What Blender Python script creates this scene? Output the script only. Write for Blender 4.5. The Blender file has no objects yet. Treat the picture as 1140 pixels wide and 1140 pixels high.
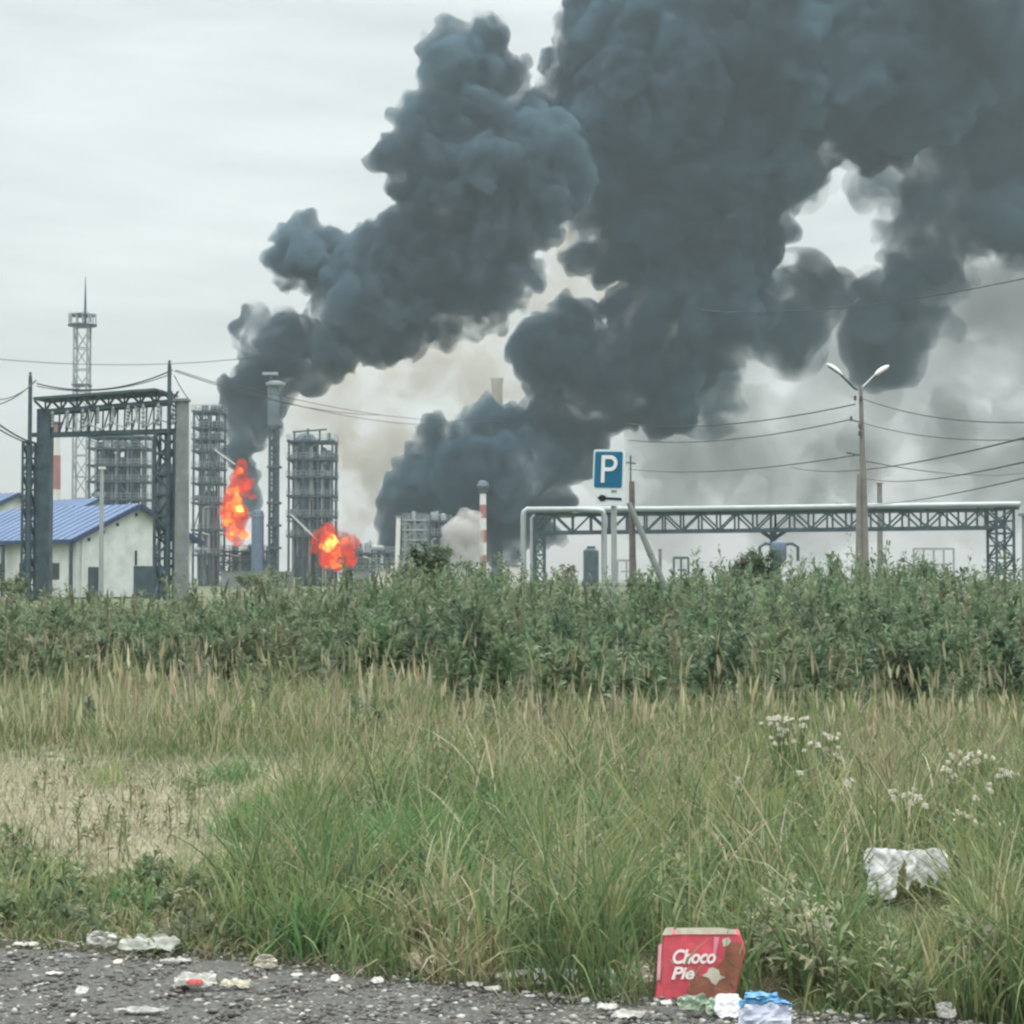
import bpy, bmesh, math, random
import numpy as np
from mathutils import Vector, Matrix, noise as mnoise

# ---------------------------------------------------------------- camera, sky, sun, exposure
scene = bpy.context.scene
EYE = 1.3
F = 2000.0                       # focal length in the photograph's pixels (1140 wide)
PITCH = math.atan(75 / F)        # horizon at row 645
cam_d = bpy.data.cameras.new('camera')
cam = bpy.data.objects.new('camera', cam_d)
scene.collection.objects.link(cam)
cam.location = (0, 0, EYE)
cam.rotation_euler = (math.radians(90) + PITCH, 0, 0)
cam_d.sensor_width = 36
cam_d.lens = 36 * F / 1140
cam_d.clip_start = 0.1
cam_d.clip_end = 9000
cam_d.dof.use_dof = False
scene.camera = cam

SUN_EL, SUN_AZ = 48, 215         # high soft sun behind the cloud
world = bpy.data.worlds.new('World')
scene.world = world
world.use_nodes = True
nt = world.node_tree
nt.nodes.clear()
def N(nt, typ, **kw):
    n = nt.nodes.new(typ)
    for k, v in kw.items():
        if hasattr(n, k) and not k.startswith('i_'):
            setattr(n, k, v)
    return n
sky = N(nt, 'ShaderNodeTexSky', sky_type='NISHITA', sun_disc=False)
sky.sun_elevation = math.radians(SUN_EL)
sky.sun_rotation = math.radians(SUN_AZ)
sky.dust_density = 3
bg1 = N(nt, 'ShaderNodeBackground'); bg1.inputs[1].default_value = 0.10
nt.links.new(sky.outputs[0], bg1.inputs[0])
tc = N(nt, 'ShaderNodeTexCoord')
sep = N(nt, 'ShaderNodeSeparateXYZ')
nt.links.new(tc.outputs['Generated'], sep.inputs[0])
# overcast layer: brighter towards the zenith
ramp = N(nt, 'ShaderNodeValToRGB')
cr = ramp.color_ramp
cr.elements[0].position = 0.0; cr.elements[0].color = (0.54, 0.55, 0.528, 1)
cr.elements[1].position = 1.0; cr.elements[1].color = (1.0, 1.0, 1.0, 1)
for p, c in ((0.14, (0.575, 0.600, 0.578, 1)), (0.30, (0.655, 0.680, 0.658, 1)), (0.45, (0.95, 0.98, 0.96, 1))):
    e = cr.elements.new(p); e.color = c
nt.links.new(sep.outputs[2], ramp.inputs[0])
mp = N(nt, 'ShaderNodeMapping'); mp.inputs['Scale'].default_value = (2.6, 2.6, 15)
mp.inputs['Rotation'].default_value = (0.0, 0.06, 0)
nt.links.new(tc.outputs['Generated'], mp.inputs[0])
nz = N(nt, 'ShaderNodeTexNoise'); nz.inputs['Scale'].default_value = 1.6
nz.inputs['Detail'].default_value = 5; nz.inputs['Roughness'].default_value = 0.5
nz.inputs['Distortion'].default_value = 0.3
nt.links.new(mp.outputs[0], nz.inputs['Vector'])
mr = N(nt, 'ShaderNodeMapRange')
mr.inputs['From Min'].default_value = 0.3; mr.inputs['From Max'].default_value = 0.72
mr.inputs['To Min'].default_value = 0.80; mr.inputs['To Max'].default_value = 1.17
nt.links.new(nz.outputs[0], mr.inputs[0])
# zenith gain (overcast skies are about three times as bright overhead)
zg = N(nt, 'ShaderNodeMapRange')
zg.inputs['From Min'].default_value = 0.33; zg.inputs['From Max'].default_value = 0.8
zg.inputs['To Min'].default_value = 1.0; zg.inputs['To Max'].default_value = 3.0
nt.links.new(sep.outputs[2], zg.inputs[0])
mul = N(nt, 'ShaderNodeMath', operation='MULTIPLY')
nt.links.new(mr.outputs[0], mul.inputs[0]); nt.links.new(zg.outputs[0], mul.inputs[1])
bg2 = N(nt, 'ShaderNodeBackground')
nt.links.new(ramp.outputs[0], bg2.inputs[0]); nt.links.new(mul.outputs[0], bg2.inputs[1])
mx = N(nt, 'ShaderNodeMixShader'); mx.inputs[0].default_value = 0.9
nt.links.new(bg1.outputs[0], mx.inputs[1]); nt.links.new(bg2.outputs[0], mx.inputs[2])
wo = N(nt, 'ShaderNodeOutputWorld'); nt.links.new(mx.outputs[0], wo.inputs[0])

sun_d = bpy.data.lights.new('sun', 'SUN')
sun_d.energy = 1.5; sun_d.angle = math.radians(14); sun_d.color = (1.0, 0.96, 0.9)
sun = bpy.data.objects.new('sun', sun_d)
scene.collection.objects.link(sun)
sun.rotation_euler = (math.radians(90 - SUN_EL), 0, math.radians(180 - SUN_AZ) + math.radians(180))

vs = scene.view_settings
vs.view_transform = 'Standard'; vs.look = 'None'; vs.gamma = 1.0; vs.exposure = 0.35
cy = scene.cycles
cy.use_denoising = True
cy.max_bounces = 6; cy.diffuse_bounces = 3; cy.glossy_bounces = 2; cy.transmission_bounces = 3
cy.volume_bounces = 1; cy.transparent_max_bounces = 96
cy.use_adaptive_sampling = True; cy.adaptive_threshold = 0.03
cy.pixel_filter_type = 'BLACKMAN_HARRIS'; cy.filter_width = 2.4      # the soft focus of a small lens
cy.sample_clamp_indirect = 4
cy.volume_step_rate = 1.0; cy.volume_preview_step_rate = 1.0; cy.volume_max_steps = 128

# ---------------------------------------------------------------- helpers
R = random.Random(7)
rng = np.random.default_rng(11)
COL = scene.collection
CP, SP = math.cos(PITCH), math.sin(PITCH)
def P(px, py, Y):
    """the point at distance Y seen at a place of the photograph (used once, to measure the site)"""
    u = (px - 570) / F; v = (570 - py) / F
    y = CP - v * SP; z = SP + v * CP
    s = Y / y
    return Vector((u * s, Y, EYE + z * s))
def S(px, Y): return px * Y / F

def mat(name, color, rough=0.8, metal=0.0, var=0.0, scale=3.0, spec=0.3, bump=0.0, emit=None, estr=0, var2=None):
    m = bpy.data.materials.new(name); m.use_nodes = True
    t = m.node_tree; b = t.nodes['Principled BSDF']
    b.inputs['Roughness'].default_value = rough; b.inputs['Metallic'].default_value = metal
    b.inputs['Specular IOR Level'].default_value = spec
    b.inputs['Base Color'].default_value = (*color, 1)
    if var or var2:
        tc = t.nodes.new('ShaderNodeTexCoord')
        n = t.nodes.new('ShaderNodeTexNoise'); n.inputs['Scale'].default_value = scale
        n.inputs['Detail'].default_value = 6; n.inputs['Roughness'].default_value = 0.65
        t.links.new(tc.outputs['Object'], n.inputs['Vector'])
        r = t.nodes.new('ShaderNodeValToRGB')
        r.color_ramp.elements[0].position = 0.32; r.color_ramp.elements[1].position = 0.68
        a = [max(0, c * (1 - var)) for c in color]; c2 = var2 or [min(1, c * (1 + var)) for c in color]
        r.color_ramp.elements[0].color = (*a, 1); r.color_ramp.elements[1].color = (*c2, 1)
        t.links.new(n.outputs[0], r.inputs[0]); t.links.new(r.outputs[0], b.inputs['Base Color'])
        if bump:
            bp = t.nodes.new('ShaderNodeBump'); bp.inputs['Strength'].default_value = bump
            t.links.new(n.outputs[0], bp.inputs['Height']); t.links.new(bp.outputs[0], b.inputs['Normal'])
    if emit:
        b.inputs['Emission Color'].default_value = (*emit, 1); b.inputs['Emission Strength'].default_value = estr
    return m

def attr_mat(name, rough=0.75, trans=0.25, spec=0.2):
    """a plant material whose colour is the plant's own, stored with its faces"""
    m = bpy.data.materials.new(name); m.use_nodes = True
    t = m.node_tree; b = t.nodes['Principled BSDF']
    b.inputs['Roughness'].default_value = rough; b.inputs['Specular IOR Level'].default_value = spec
    a = t.nodes.new('ShaderNodeAttribute'); a.attribute_name = 'col'
    t.links.new(a.outputs['Color'], b.inputs['Base Color'])
    if trans:
        tr = t.nodes.new('ShaderNodeBsdfTranslucent'); t.links.new(a.outputs['Color'], tr.inputs[0])
        mx = t.nodes.new('ShaderNodeMixShader'); mx.inputs[0].default_value = trans
        o = t.nodes['Material Output']
        t.links.new(b.outputs[0], mx.inputs[1]); t.links.new(tr.outputs[0], mx.inputs[2]); t.links.new(mx.outputs[0], o.inputs[0])
    return m

def vol_mat(name, albedo, density, aniso=0.0, emit=None, estr=0, het=None, step=1.0, tone=None):
    m = bpy.data.materials.new(name); m.use_nodes = True
    t = m.node_tree; t.nodes.clear()
    o = t.nodes.new('ShaderNodeOutputMaterial'); v = t.nodes.new('ShaderNodeVolumePrincipled')
    v.inputs['Color'].default_value = (*albedo, 1); v.inputs['Density'].default_value = density
    v.inputs['Anisotropy'].default_value = aniso
    if emit:
        v.inputs['Emission Color'].default_value = (*emit, 1); v.inputs['Emission Strength'].default_value = estr
    t.links.new(v.outputs[0], o.inputs['Volume'])
    if het:                      # uneven smoke: (noise size in metres, low, high, thinnest, thickest)
        size, lo, hi, d0, d1 = het
        tc = t.nodes.new('ShaderNodeTexCoord'); n = t.nodes.new('ShaderNodeTexNoise')
        n.inputs['Scale'].default_value = 1 / size; n.inputs['Detail'].default_value = 5
        n.inputs['Roughness'].default_value = 0.6; n.inputs['Distortion'].default_value = 0.9
        t.links.new(tc.outputs['Object'], n.inputs['Vector'])
        r = t.nodes.new('ShaderNodeMapRange'); r.interpolation_type = 'SMOOTHSTEP'
        for k, x in zip(('From Min', 'From Max', 'To Min', 'To Max'), (lo, hi, density * d0, density * d1)): r.inputs[k].default_value = x
        t.links.new(n.outputs[0], r.inputs[0]); t.links.new(r.outputs[0], v.inputs['Density'])
        if len(het) > 3 and tone:      # sootier and paler billows
            n2 = t.nodes.new('ShaderNodeTexNoise'); n2.inputs['Scale'].default_value = 1 / tone[0]; n2.inputs['Detail'].default_value = 4
            n2.inputs['Roughness'].default_value = 0.55; n2.inputs['Distortion'].default_value = 0.6
            t.links.new(tc.outputs['Object'], n2.inputs['Vector'])
            r2 = t.nodes.new('ShaderNodeValToRGB'); r2.color_ramp.elements[0].position = .36; r2.color_ramp.elements[1].position = .64
            r2.color_ramp.elements[0].color = (*[c * tone[1] for c in albedo], 1); r2.color_ramp.elements[1].color = (*[c * tone[2] for c in albedo], 1)
            t.links.new(n2.outputs[0], r2.inputs[0]); t.links.new(r2.outputs[0], v.inputs['Color'])
        m.cycles.volume_step_rate = step
        m.cycles.homogeneous_volume = False
    return m

def link(name, me, m, parent=None):
    o = bpy.data.objects.new(name, me)
    COL.objects.link(o)
    if m is not None:
        for x in (m if isinstance(m, (list, tuple)) else [m]): me.materials.append(x)
    if parent is not None: o.parent = parent
    return o
def tag(o, label=None, cat=None, group=None, kind=None):
    if label: o['label'] = label
    if cat: o['category'] = cat
    if group: o['group'] = group
    if kind: o['kind'] = kind
    return o
def thing(name, label, cat, loc=(0, 0, 0), rz=0, group=None):
    o = bpy.data.objects.new(name, None); COL.objects.link(o)
    o.location = loc; o.rotation_euler = (0, 0, rz); o.empty_display_size = 0.3
    return tag(o, label, cat, group)

def np_mesh(name, V, Fc, col=None, smooth=False, mi=None):
    """V (n,3) floats, Fc (m,k) ints with constant k"""
    V = np.asarray(V, dtype=np.float32); Fc = np.asarray(Fc, dtype=np.int32)
    me = bpy.data.meshes.new(name)
    m, k = Fc.shape
    me.vertices.add(len(V)); me.vertices.foreach_set('co', V.ravel())
    me.loops.add(m * k); me.loops.foreach_set('vertex_index', Fc.ravel())
    me.polygons.add(m)
    me.polygons.foreach_set('loop_start', np.arange(0, m * k, k, dtype=np.int32))
    if smooth: me.polygons.foreach_set('use_smooth', np.ones(m, dtype=bool))
    me.update(calc_edges=True)
    if col is not None:
        a = me.color_attributes.new('col', 'FLOAT_COLOR', 'POINT')
        c = np.ones((len(V), 4), dtype=np.float32); c[:, :3] = col
        a.data.foreach_set('color', c.ravel())
    return me

class MB:
    """collects boxes, bars, tubes into one mesh"""
    def __init__(s): s.v = []; s.f = []
    def add(s, vs, fs):
        o = len(s.v); s.v += [tuple(x) for x in vs]; s.f += [tuple(i + o for i in f) for f in fs]
        return s
    def box(s, c, d, rz=0):
        x, y, z = c; a, b, h = d[0] / 2, d[1] / 2, d[2] / 2
        co, si = math.cos(rz), math.sin(rz); vs = []
        for sx, sy, sz in ((-1,-1,-1),(1,-1,-1),(1,1,-1),(-1,1,-1),(-1,-1,1),(1,-1,1),(1,1,1),(-1,1,1)):
            X, Y = sx * a, sy * b
            vs.append((x + X * co - Y * si, y + X * si + Y * co, z + sz * h))
        return s.add(vs, [(3,2,1,0),(4,5,6,7),(0,1,5,4),(1,2,6,5),(2,3,7,6),(3,0,4,7)])
    def bar(s, a, b, w, h=None):
        a = Vector(a); b = Vector(b); d = b - a
        if d.length < 1e-6: return s
        h = h or w
        up = Vector((0, 0, 1)) if abs(d.normalized().z) < 0.95 else Vector((0, 1, 0))
        sd = d.cross(up).normalized(); u = sd.cross(d).normalized()
        vs = []
        for p in (a, b):
            for i, j in ((-1,-1),(1,-1),(1,1),(-1,1)): vs.append(p + sd * (i * w / 2) + u * (j * h / 2))
        return s.add(vs, [(3,2,1,0),(4,5,6,7),(0,1,5,4),(1,2,6,5),(2,3,7,6),(3,0,4,7)])
    def tube(s, pts, r, n=10, cap=True):
        pts = [Vector(p) for p in pts]; rs = r if isinstance(r, (list, tuple)) else [r] * len(pts)
        vs = []; m = len(pts)
        d0 = (pts[1] - pts[0]).normalized()
        up = Vector((0, 0, 1)) if abs(d0.z) < 0.9 else Vector((0, 1, 0))
        for i, p in enumerate(pts):
            d = (pts[min(i + 1, m - 1)] - pts[max(i - 1, 0)]).normalized()
            sd = d.cross(up)
            if sd.length < 1e-4: sd = d.cross(Vector((1, 0, 0)))
            sd.normalize(); u = sd.cross(d).normalized()
            up = u if abs(d.z) > 0.5 else up
            for k in range(n):
                t = 2 * math.pi * k / n
                vs.append(p + (sd * math.cos(t) + u * math.sin(t)) * rs[i])
        fs = []
        for i in range(m - 1):
            for k in range(n):
                a = i * n + k; b = i * n + (k + 1) % n
                fs.append((a, b, b + n, a + n))
        if cap: fs += [tuple(range(n))[::-1], tuple((m - 1) * n + k for k in range(n))]
        return s.add(vs, fs)
    def cyl(s, c, r, z0, z1, n=20, r2=None):
        return s.tube([(c[0], c[1], z0), (c[0], c[1], z1)], [r, r if r2 is None else r2], n)
    def lathe(s, c, prof, n=20):
        vs = []; fs = []
        for r, z in prof:
            for k in range(n):
                t = 2 * math.pi * k / n; vs.append((c[0] + r * math.cos(t), c[1] + r * math.sin(t), z))
        for i in range(len(prof) - 1):
            for k in range(n):
                a = i * n + k; b = i * n + (k + 1) % n; fs.append((a, b, b + n, a + n))
        fs += [tuple(range(n))[::-1], tuple((len(prof) - 1) * n + k for k in range(n))]
        return s.add(vs, fs)
    def build(s, name, m, parent=None, smooth=False, bevel=0):
        me = bpy.data.meshes.new(name)
        off = Vector((0, 0, 0)); q = parent
        while q is not None: off = off + q.location; q = q.parent
        me.from_pydata([tuple(Vector(v) - off) for v in s.v], [], s.f)
        if smooth:
            for p in me.polygons: p.use_smooth = True
            try: me.set_sharp_from_angle(angle=math.radians(40))
            except Exception: pass
        me.update()
        o = link(name, me, m, parent)
        if bevel:
            bv = o.modifiers.new('bevel', 'BEVEL'); bv.width = bevel; bv.segments = 2; bv.limit_method = 'ANGLE'
        return o
# ---------------------------------------------------------------- ground
def sheet(name, x0, x1, y0, y1, z, m, nx=1, ny=1, hf=None):
    xs = np.linspace(x0, x1, nx + 1); ys = np.linspace(y0, y1, ny + 1)
    X, Y = np.meshgrid(xs, ys); Z = np.full_like(X, z)
    if hf is not None: Z = Z + hf(X, Y)
    V = np.stack([X, Y, Z], -1).reshape(-1, 3)
    i = np.arange(ny)[:, None] * (nx + 1) + np.arange(nx)[None]
    Fc = np.stack([i, i + 1, i + nx + 2, i + nx + 1], -1).reshape(-1, 4)
    return link(name, np_mesh(name, V, Fc, smooth=True), m)

# ---------------------------------------------------------------- air, smoke
def blob_mesh(name, circles, Y, voxel, depth=1.0, kids=9, seed=3, disp=((9.0, 2.6), (3.5, 1.0)), flat=1.0, yj=0.35):
    """billowing mass: spheres of the plume with smaller billows on them, fused to one skin"""
    r_ = random.Random(seed)
    ico = bmesh.new(); bmesh.ops.create_icosphere(ico, subdivisions=2, radius=1)
    iv = np.array([v.co[:] for v in ico.verts]); ifc = np.array([[v.index for v in f.verts] for f in ico.faces]); ico.free()
    sph = []
    def grow(c, r, lvl):
        sph.append((c, r))
        if lvl == 0: return
        for _ in range(kids if lvl == 2 else 5):
            d = Vector((r_.gauss(0, 1), r_.gauss(0, 1), r_.gauss(0, 1)))
            d.normalize()
            k = r_.uniform(0.28, 0.5)
            grow(c + d * (r * (1.02 - 0.35 * k)), r * k, lvl - 1)
    for it in circles:
        px, py, rp = it[:3]; dy = it[3] if len(it) > 3 else 0
        Yc = Y + dy + r_.uniform(-yj, yj) * S(rp, Y)
        grow(P(px, py, Yc), S(rp, Yc) * 0.86, 2 if rp > 10 else 1)
    V = np.concatenate([iv * np.array([r, r * depth, r]) + np.array(c) for c, r in sph])
    Fc = np.concatenate([ifc + k * len(iv) for k in range(len(sph))])
    me = np_mesh(name, V, Fc)
    o = bpy.data.objects.new(name, me); COL.objects.link(o)
    def fuse(o):
        rm = o.modifiers.new('fuse', 'REMESH'); rm.mode = 'VOXEL'; rm.voxel_size = voxel
        me_ = bpy.data.meshes.new_from_object(o.evaluated_get(bpy.context.evaluated_depsgraph_get()))
        bpy.data.objects.remove(o); return me_
    me2 = fuse(o)
    n = len(me2.vertices)
    co = np.empty(n * 3, dtype=np.float32); me2.vertices.foreach_get('co', co); co = co.reshape(-1, 3)
    nr = np.empty(n * 3, dtype=np.float32); me2.vertices.foreach_get('normal', nr); nr = nr.reshape(-1, 3)
    d = np.zeros(n, dtype=np.float32)
    for sc, am in disp:      # rounded billows with creases between them
        d += (np.abs(np.array([mnoise.noise(Vector(c) / sc + Vector((seed, 0, 0))) for c in co.tolist()], dtype=np.float32)) - .16) * am * 2.2
    co = co + nr * d[:, None]
    me2.vertices.foreach_set('co', co.ravel()); me2.update()
    o = bpy.data.objects.new(name, me2); COL.objects.link(o)
    me3 = fuse(o); bpy.data.meshes.remove(me2)
    # keep the main masses only
    n = len(me3.vertices); e = np.empty(len(me3.edges) * 2, dtype=np.int32); me3.edges.foreach_get('vertices', e); e = e.reshape(-1, 2)
    lab = np.arange(n)
    for _ in range(4000):
        m = np.minimum(lab[e[:, 0]], lab[e[:, 1]]); new = lab.copy()
        np.minimum.at(new, e[:, 0], m); np.minimum.at(new, e[:, 1], m); new = new[new]; new = new[new]
        if (new == lab).all(): break
        lab = new
    cnt = np.bincount(lab, minlength=n); good = cnt[lab] > (0.02 * n)
    co = np.empty(n * 3, dtype=np.float32); me3.vertices.foreach_get('co', co); co = co.reshape(-1, 3)
    k = len(me3.polygons); ls = np.empty(k, dtype=np.int32); lt = np.empty(k, dtype=np.int32)
    me3.polygons.foreach_get('loop_start', ls); me3.polygons.foreach_get('loop_total', lt)
    vi = np.empty(len(me3.loops), dtype=np.int32); me3.loops.foreach_get('vertex_index', vi)
    assert (lt == 4).all()
    q = vi.reshape(-1, 4); q = q[good[q[:, 0]]]; mp_ = np.cumsum(good) - 1
    bpy.data.meshes.remove(me3)
    return np_mesh(name, co[good], mp_[q])
# ---------------------------------------------------------------- smoke, steam, flames
ALB = (0.105, 0.165, 0.205)
ALB2 = (0.056, 0.100, 0.128)
def grow_r(l, k, dx=0, dy=0): return [(a[0] + dx, a[1] + dy, a[2] * k) + tuple(a[3:]) for a in l]
plume1 = [(268,520,9),(266,506,15),(270,492,22),(276,472,25),(284,448,28),(274,455,20),(292,420,29),(276,420,18),(288,390,22),(272,385,14),(266,365,14),(294,372,30),(268,536,11),(274,552,9),(264,546,8),
 (318,380,30),(345,374,26),(352,395,26),(330,400,28),(376,376,36),(338,280,35),(366,282,30),(392,306,32),(324,296,20),(312,282,12),
 (400,335,46),(432,345,42),(420,372,34),(462,322,50),(440,290,30),(462,262,40),(490,345,38),(500,300,60),(525,335,34),
 (550,345,18),(565,310,32),(545,270,60),(500,240,50),(575,240,46),(480,215,40),(530,200,62),(465,205,20,6),(452,170,22),
 (470,145,34),(455,125,18),(500,110,46),(498,58,30),(535,52,32),(550,85,36),(520,150,60),(570,170,56),(446,150,14),
 (560,125,30),(483,370,14),(505,372,10),(590,160,40),(600,200,50)]
plume2 = [(604,120,16),(615,150,40),(610,200,48),(636,90,36),(655,50,42),(690,10,60),(650,150,64),(640,200,50),(700,80,70),
 (690,180,78),(720,130,80),(672,225,30),(655,290,18),(690,296,24),(730,250,66),(760,60,100),(780,180,100),(750,300,54),
 (690,400,56),(634,350,26),(620,370,30),(600,398,26),(640,410,50),(726,356,48),(760,390,46),(700,440,40),(790,340,66),
 (740,430,40),(640,455,40),(600,480,34),(560,494,32),(530,495,34),(500,505,30),(480,482,16),(468,505,14),(500,535,42),(450,520,11),
 (460,545,26),(438,572,16),(540,530,56),(580,530,52),(610,500,40),(596,556,22),(560,575,24),(520,580,24),(480,580,22),(425,590,9),(450,590,14),
 (660,420,46),(650,480,24),(555,600,20),(590,592,20),(530,608,16),(480,606,16),(440,612,14),(610,588,12),(462,500,8),(448,512,6),(430,560,8),(452,498,5),(860,60,120),(838,175,78),(804,262,58),(800,380,28),(940,60,120),(900,120,76),(960,110,80),(1060,40,100),(620,540,22)]
plume3 = [(1040,60,130),(1120,40,120),(1150,150,120),(1070,160,110),(1042,220,60),(1030,285,46),(1012,348,38),(1000,388,24),(1085,235,74),(1150,190,80),(1050,280,50),(1030,330,34),(1005,150,60),(1060,300,40)]
plume4 = [(860,330,46),(880,360,30),(820,330,60),(845,290,40),(830,370,36),(950,345,26),(965,310,16),(900,330,24),(780,400,30)]
Rs = random.Random(17)
def lobe(path, n, rk):
    """ragged scatter of small billows along a tapering path"""
    out = []
    for _ in range(n):
        t_ = Rs.random() ** .8 * (len(path) - 1); i_ = min(int(t_), len(path) - 2); k_ = t_ - i_
        a_, b_ = path[i_], path[i_ + 1]; r_w = a_[2] + (b_[2] - a_[2]) * k_
        out.append((a_[0] + (b_[0] - a_[0]) * k_ + Rs.gauss(0, .45) * r_w, a_[1] + (b_[1] - a_[1]) * k_ + Rs.gauss(0, .35) * r_w, r_w * Rs.uniform(*rk), Rs.uniform(-20, 20)))
    return out
plume3 = [c for c in plume3 if c[1] < 270] + lobe([(1065,230,70),(1040,290,52),(1015,345,36),(992,400,14)], 70, (.22, .55)) + lobe([(1100,220,60),(1160,250,40)], 16, (.3, .6)) + lobe([(960,140,30),(990,190,40)], 14, (.4, .7))
plume4 = lobe([(790,300,50),(850,335,46),(890,370,26)], 60, (.22, .5)) + lobe([(850,300,30),(905,330,22),(960,345,26),(990,330,30)], 34, (.25, .5)) + lobe([(760,400,40),(800,420,26)], 18, (.3, .5))
veil = [(880,180,70),(960,360,60),(900,400,60),(820,430,70),(750,470,60),(700,520,50),(1000,420,70),(850,480,70),(930,430,70),
 (1060,330,70),(1130,400,70),(1050,480,70),(960,500,70),(780,540,54),(870,560,50),(1130,500,60),(720,560,40),(1140,320,60),(1000,560,50),(1100,560,50),(1180,450,70),(700,450,50)]
pale = [(350,455,34),(390,430,34),(430,410,36),(470,400,34),(520,390,34),(560,370,30),(600,330,30),(630,280,30),(660,310,40),(690,330,30),(400,480,44),(440,450,46),
 (480,430,44),(520,420,44),(560,410,40),(420,520,34),(400,560,24),(385,590,14),(410,540,24),(440,500,30),(335,500,24),(340,440,20),(590,370,30),(380,520,24),(405,410,14)]
grp = 'smoke plumes from the burning refinery'
def smoke(name, me, m, label, kind=None, cat='smoke plume'):
    o = link(name, me, m); tag(o, label, cat, grp if kind is None else None, kind); return o
smoke('smoke_plume', blob_mesh('smoke_plume', grow_r(plume1, 1.01), 390, 0.62, kids=14, seed=5, disp=((10, 3.2), (4.6, 2.3), (2.2, 1.4), (1.1, .6))),
      vol_mat('black_smoke', ALB, 0.42, het=(12, 0.36, 0.56, 0.14, 1.25), tone=(30, .55, 1.8)), 'billowing black smoke plume rising from the tall fire beside the slim column')
smoke('smoke_plume', blob_mesh('smoke_plume', grow_r(plume2, 1.04), 430, 0.8, kids=12, seed=8, disp=((12, 3.6), (5.6, 2.6), (2.6, 1.6), (1.3, .7))),
      vol_mat('rolling_smoke', ALB2, 0.42, het=(15, 0.38, 0.55, 0.05, 1.3), tone=(38, .45, 3.0)), 'wide dark smoke plume billowing up behind the parking sign')
smoke('smoke_plume', blob_mesh('smoke_plume', plume3, 465, 1.0, kids=7, seed=9, disp=((22.0, 8.0), (9, 3.0), (4, 1))),
      vol_mat('spent_smoke', ALB2, 0.15, het=(22, 0.37, 0.62, 0.0, 1.4), tone=(40, .4, 2.0)), 'soft edged dark smoke plume hanging down towards the street lamp')
smoke('smoke_plume', blob_mesh('smoke_plume', plume4, 455, 1.0, kids=7, seed=10, disp=((20.0, 7.0), (8, 3.0), (4, 1))),
      vol_mat('ragged_smoke', ALB2, 0.14, het=(14, 0.40, 0.62, 0.0, 1.5), tone=(30, .5, 2.2)), 'ragged dark smoke between the rolling plume and the gap of light')
smoke('drifting_smoke', blob_mesh('drifting_smoke', veil, 640, 1.2, kids=8, seed=12, disp=((30.0, 12.0), (12, 5.0))),
      vol_mat('veil_smoke', (0.20, 0.205, 0.19), 0.038, het=(40, 0.38, 0.66, 0.10, 1.3)), 'thin grey smoke veil spreading behind the street lamp and pipe bridge', 'stuff', 'smoke')
smoke('pale_smoke', blob_mesh('pale_smoke', pale, 560, 1.0, kids=9, seed=14, disp=((18.0, 6.0), (7, 3.0), (3, 1.0))),
      vol_mat('tan_smoke', (0.62, 0.57, 0.49), 0.07, het=(16, 0.40, 0.64, 0.05, 1.4)), 'pale tan smoke filling the gap between the two dark plumes', 'stuff', 'smoke')
steam = [(520,582,16),(512,592,16),(525,598,18),(508,610,16),(522,620,16),(512,632,14),(531,574,10),(503,600,12)]
smoke('steam', blob_mesh('steam', steam, 338, 0.7, kids=10, seed=15, disp=((4, 1.0), (1.8, .5))),
      vol_mat('white_steam', (0.95, 0.93, 0.88), 0.5, het=(4, 0.36, 0.6, 0.3, 1.4)), 'puff of white steam beside the striped chimney', 'stuff', 'steam')

def flame_mesh(name, circles, Y, vox, seed):
    return blob_mesh(name, circles, Y, vox, 0.9, kids=8, seed=seed, disp=((2.2, .7), (.9, .35)), yj=0.15)
def fire(label, Y, outer, mid, core, seed, dx=0):
    o = thing('refinery_fire', label, 'fire', (P(outer[0][0], 600, Y).x, Y, 0), 0, 'fires in the refinery')
    outer, mid, core = grow_r(outer, 1.12), grow_r(mid, 1.1), grow_r(core, 1.0)
    for nm, cs, col, st, al, de, vx in (('outer_flame', outer, (1.0, 0.055, 0.011), .42, (.05, .03, .03), .80, .42), ('flame', mid, (1.0, 0.24, 0.022), 1.5, (.05, .04, .04), .6, .3), ('flame_core', core, (1.0, 0.55, 0.10), 4.5, (.1, .1, .1), .3, .3)):
        if not cs: continue
        if nm == 'flame_core' and len(cs) == 5:      # separate bright tongues
            cores = [flame_mesh(nm, [c_], Y, vx, seed + i_) for i_, c_ in enumerate(cs)]
        else: cores = []
        me = cores[0] if cores else flame_mesh(nm, cs, Y, vx, seed)
        m_ = vol_mat(nm, al, de, emit=col, estr=st, het=(2.2 if nm == 'outer_flame' else 1.3, .44, .58, .35, 1.2))
        # let the glow follow the uneven density
        t_ = m_.node_tree; v_ = [n for n in t_.nodes if n.type == 'PRINCIPLED_VOLUME'][0]
        mr_ = [n for n in t_.nodes if n.type == 'MAP_RANGE'][0]
        ml = t_.nodes.new('ShaderNodeMath'); ml.operation = 'MULTIPLY'; ml.inputs[1].default_value = st / de
        em = t_.nodes.new('ShaderNodeMapRange'); em.inputs['From Min'].default_value = .43; em.inputs['From Max'].default_value = .60
        em.inputs['To Min'].default_value = .04 * de; em.inputs['To Max'].default_value = 1.7 * de
        t_.links.new(mr_.inputs[0].links[0].from_socket, em.inputs[0]); t_.links.new(em.outputs[0], ml.inputs[0]); t_.links.new(ml.outputs[0], v_.inputs['Emission Strength'])
        f = link(nm, me, m_, o); f.location = -o.location
        for x_ in cores[1:]: f = link(nm, x_, m_, o); f.location = -o.location
    return o
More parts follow.
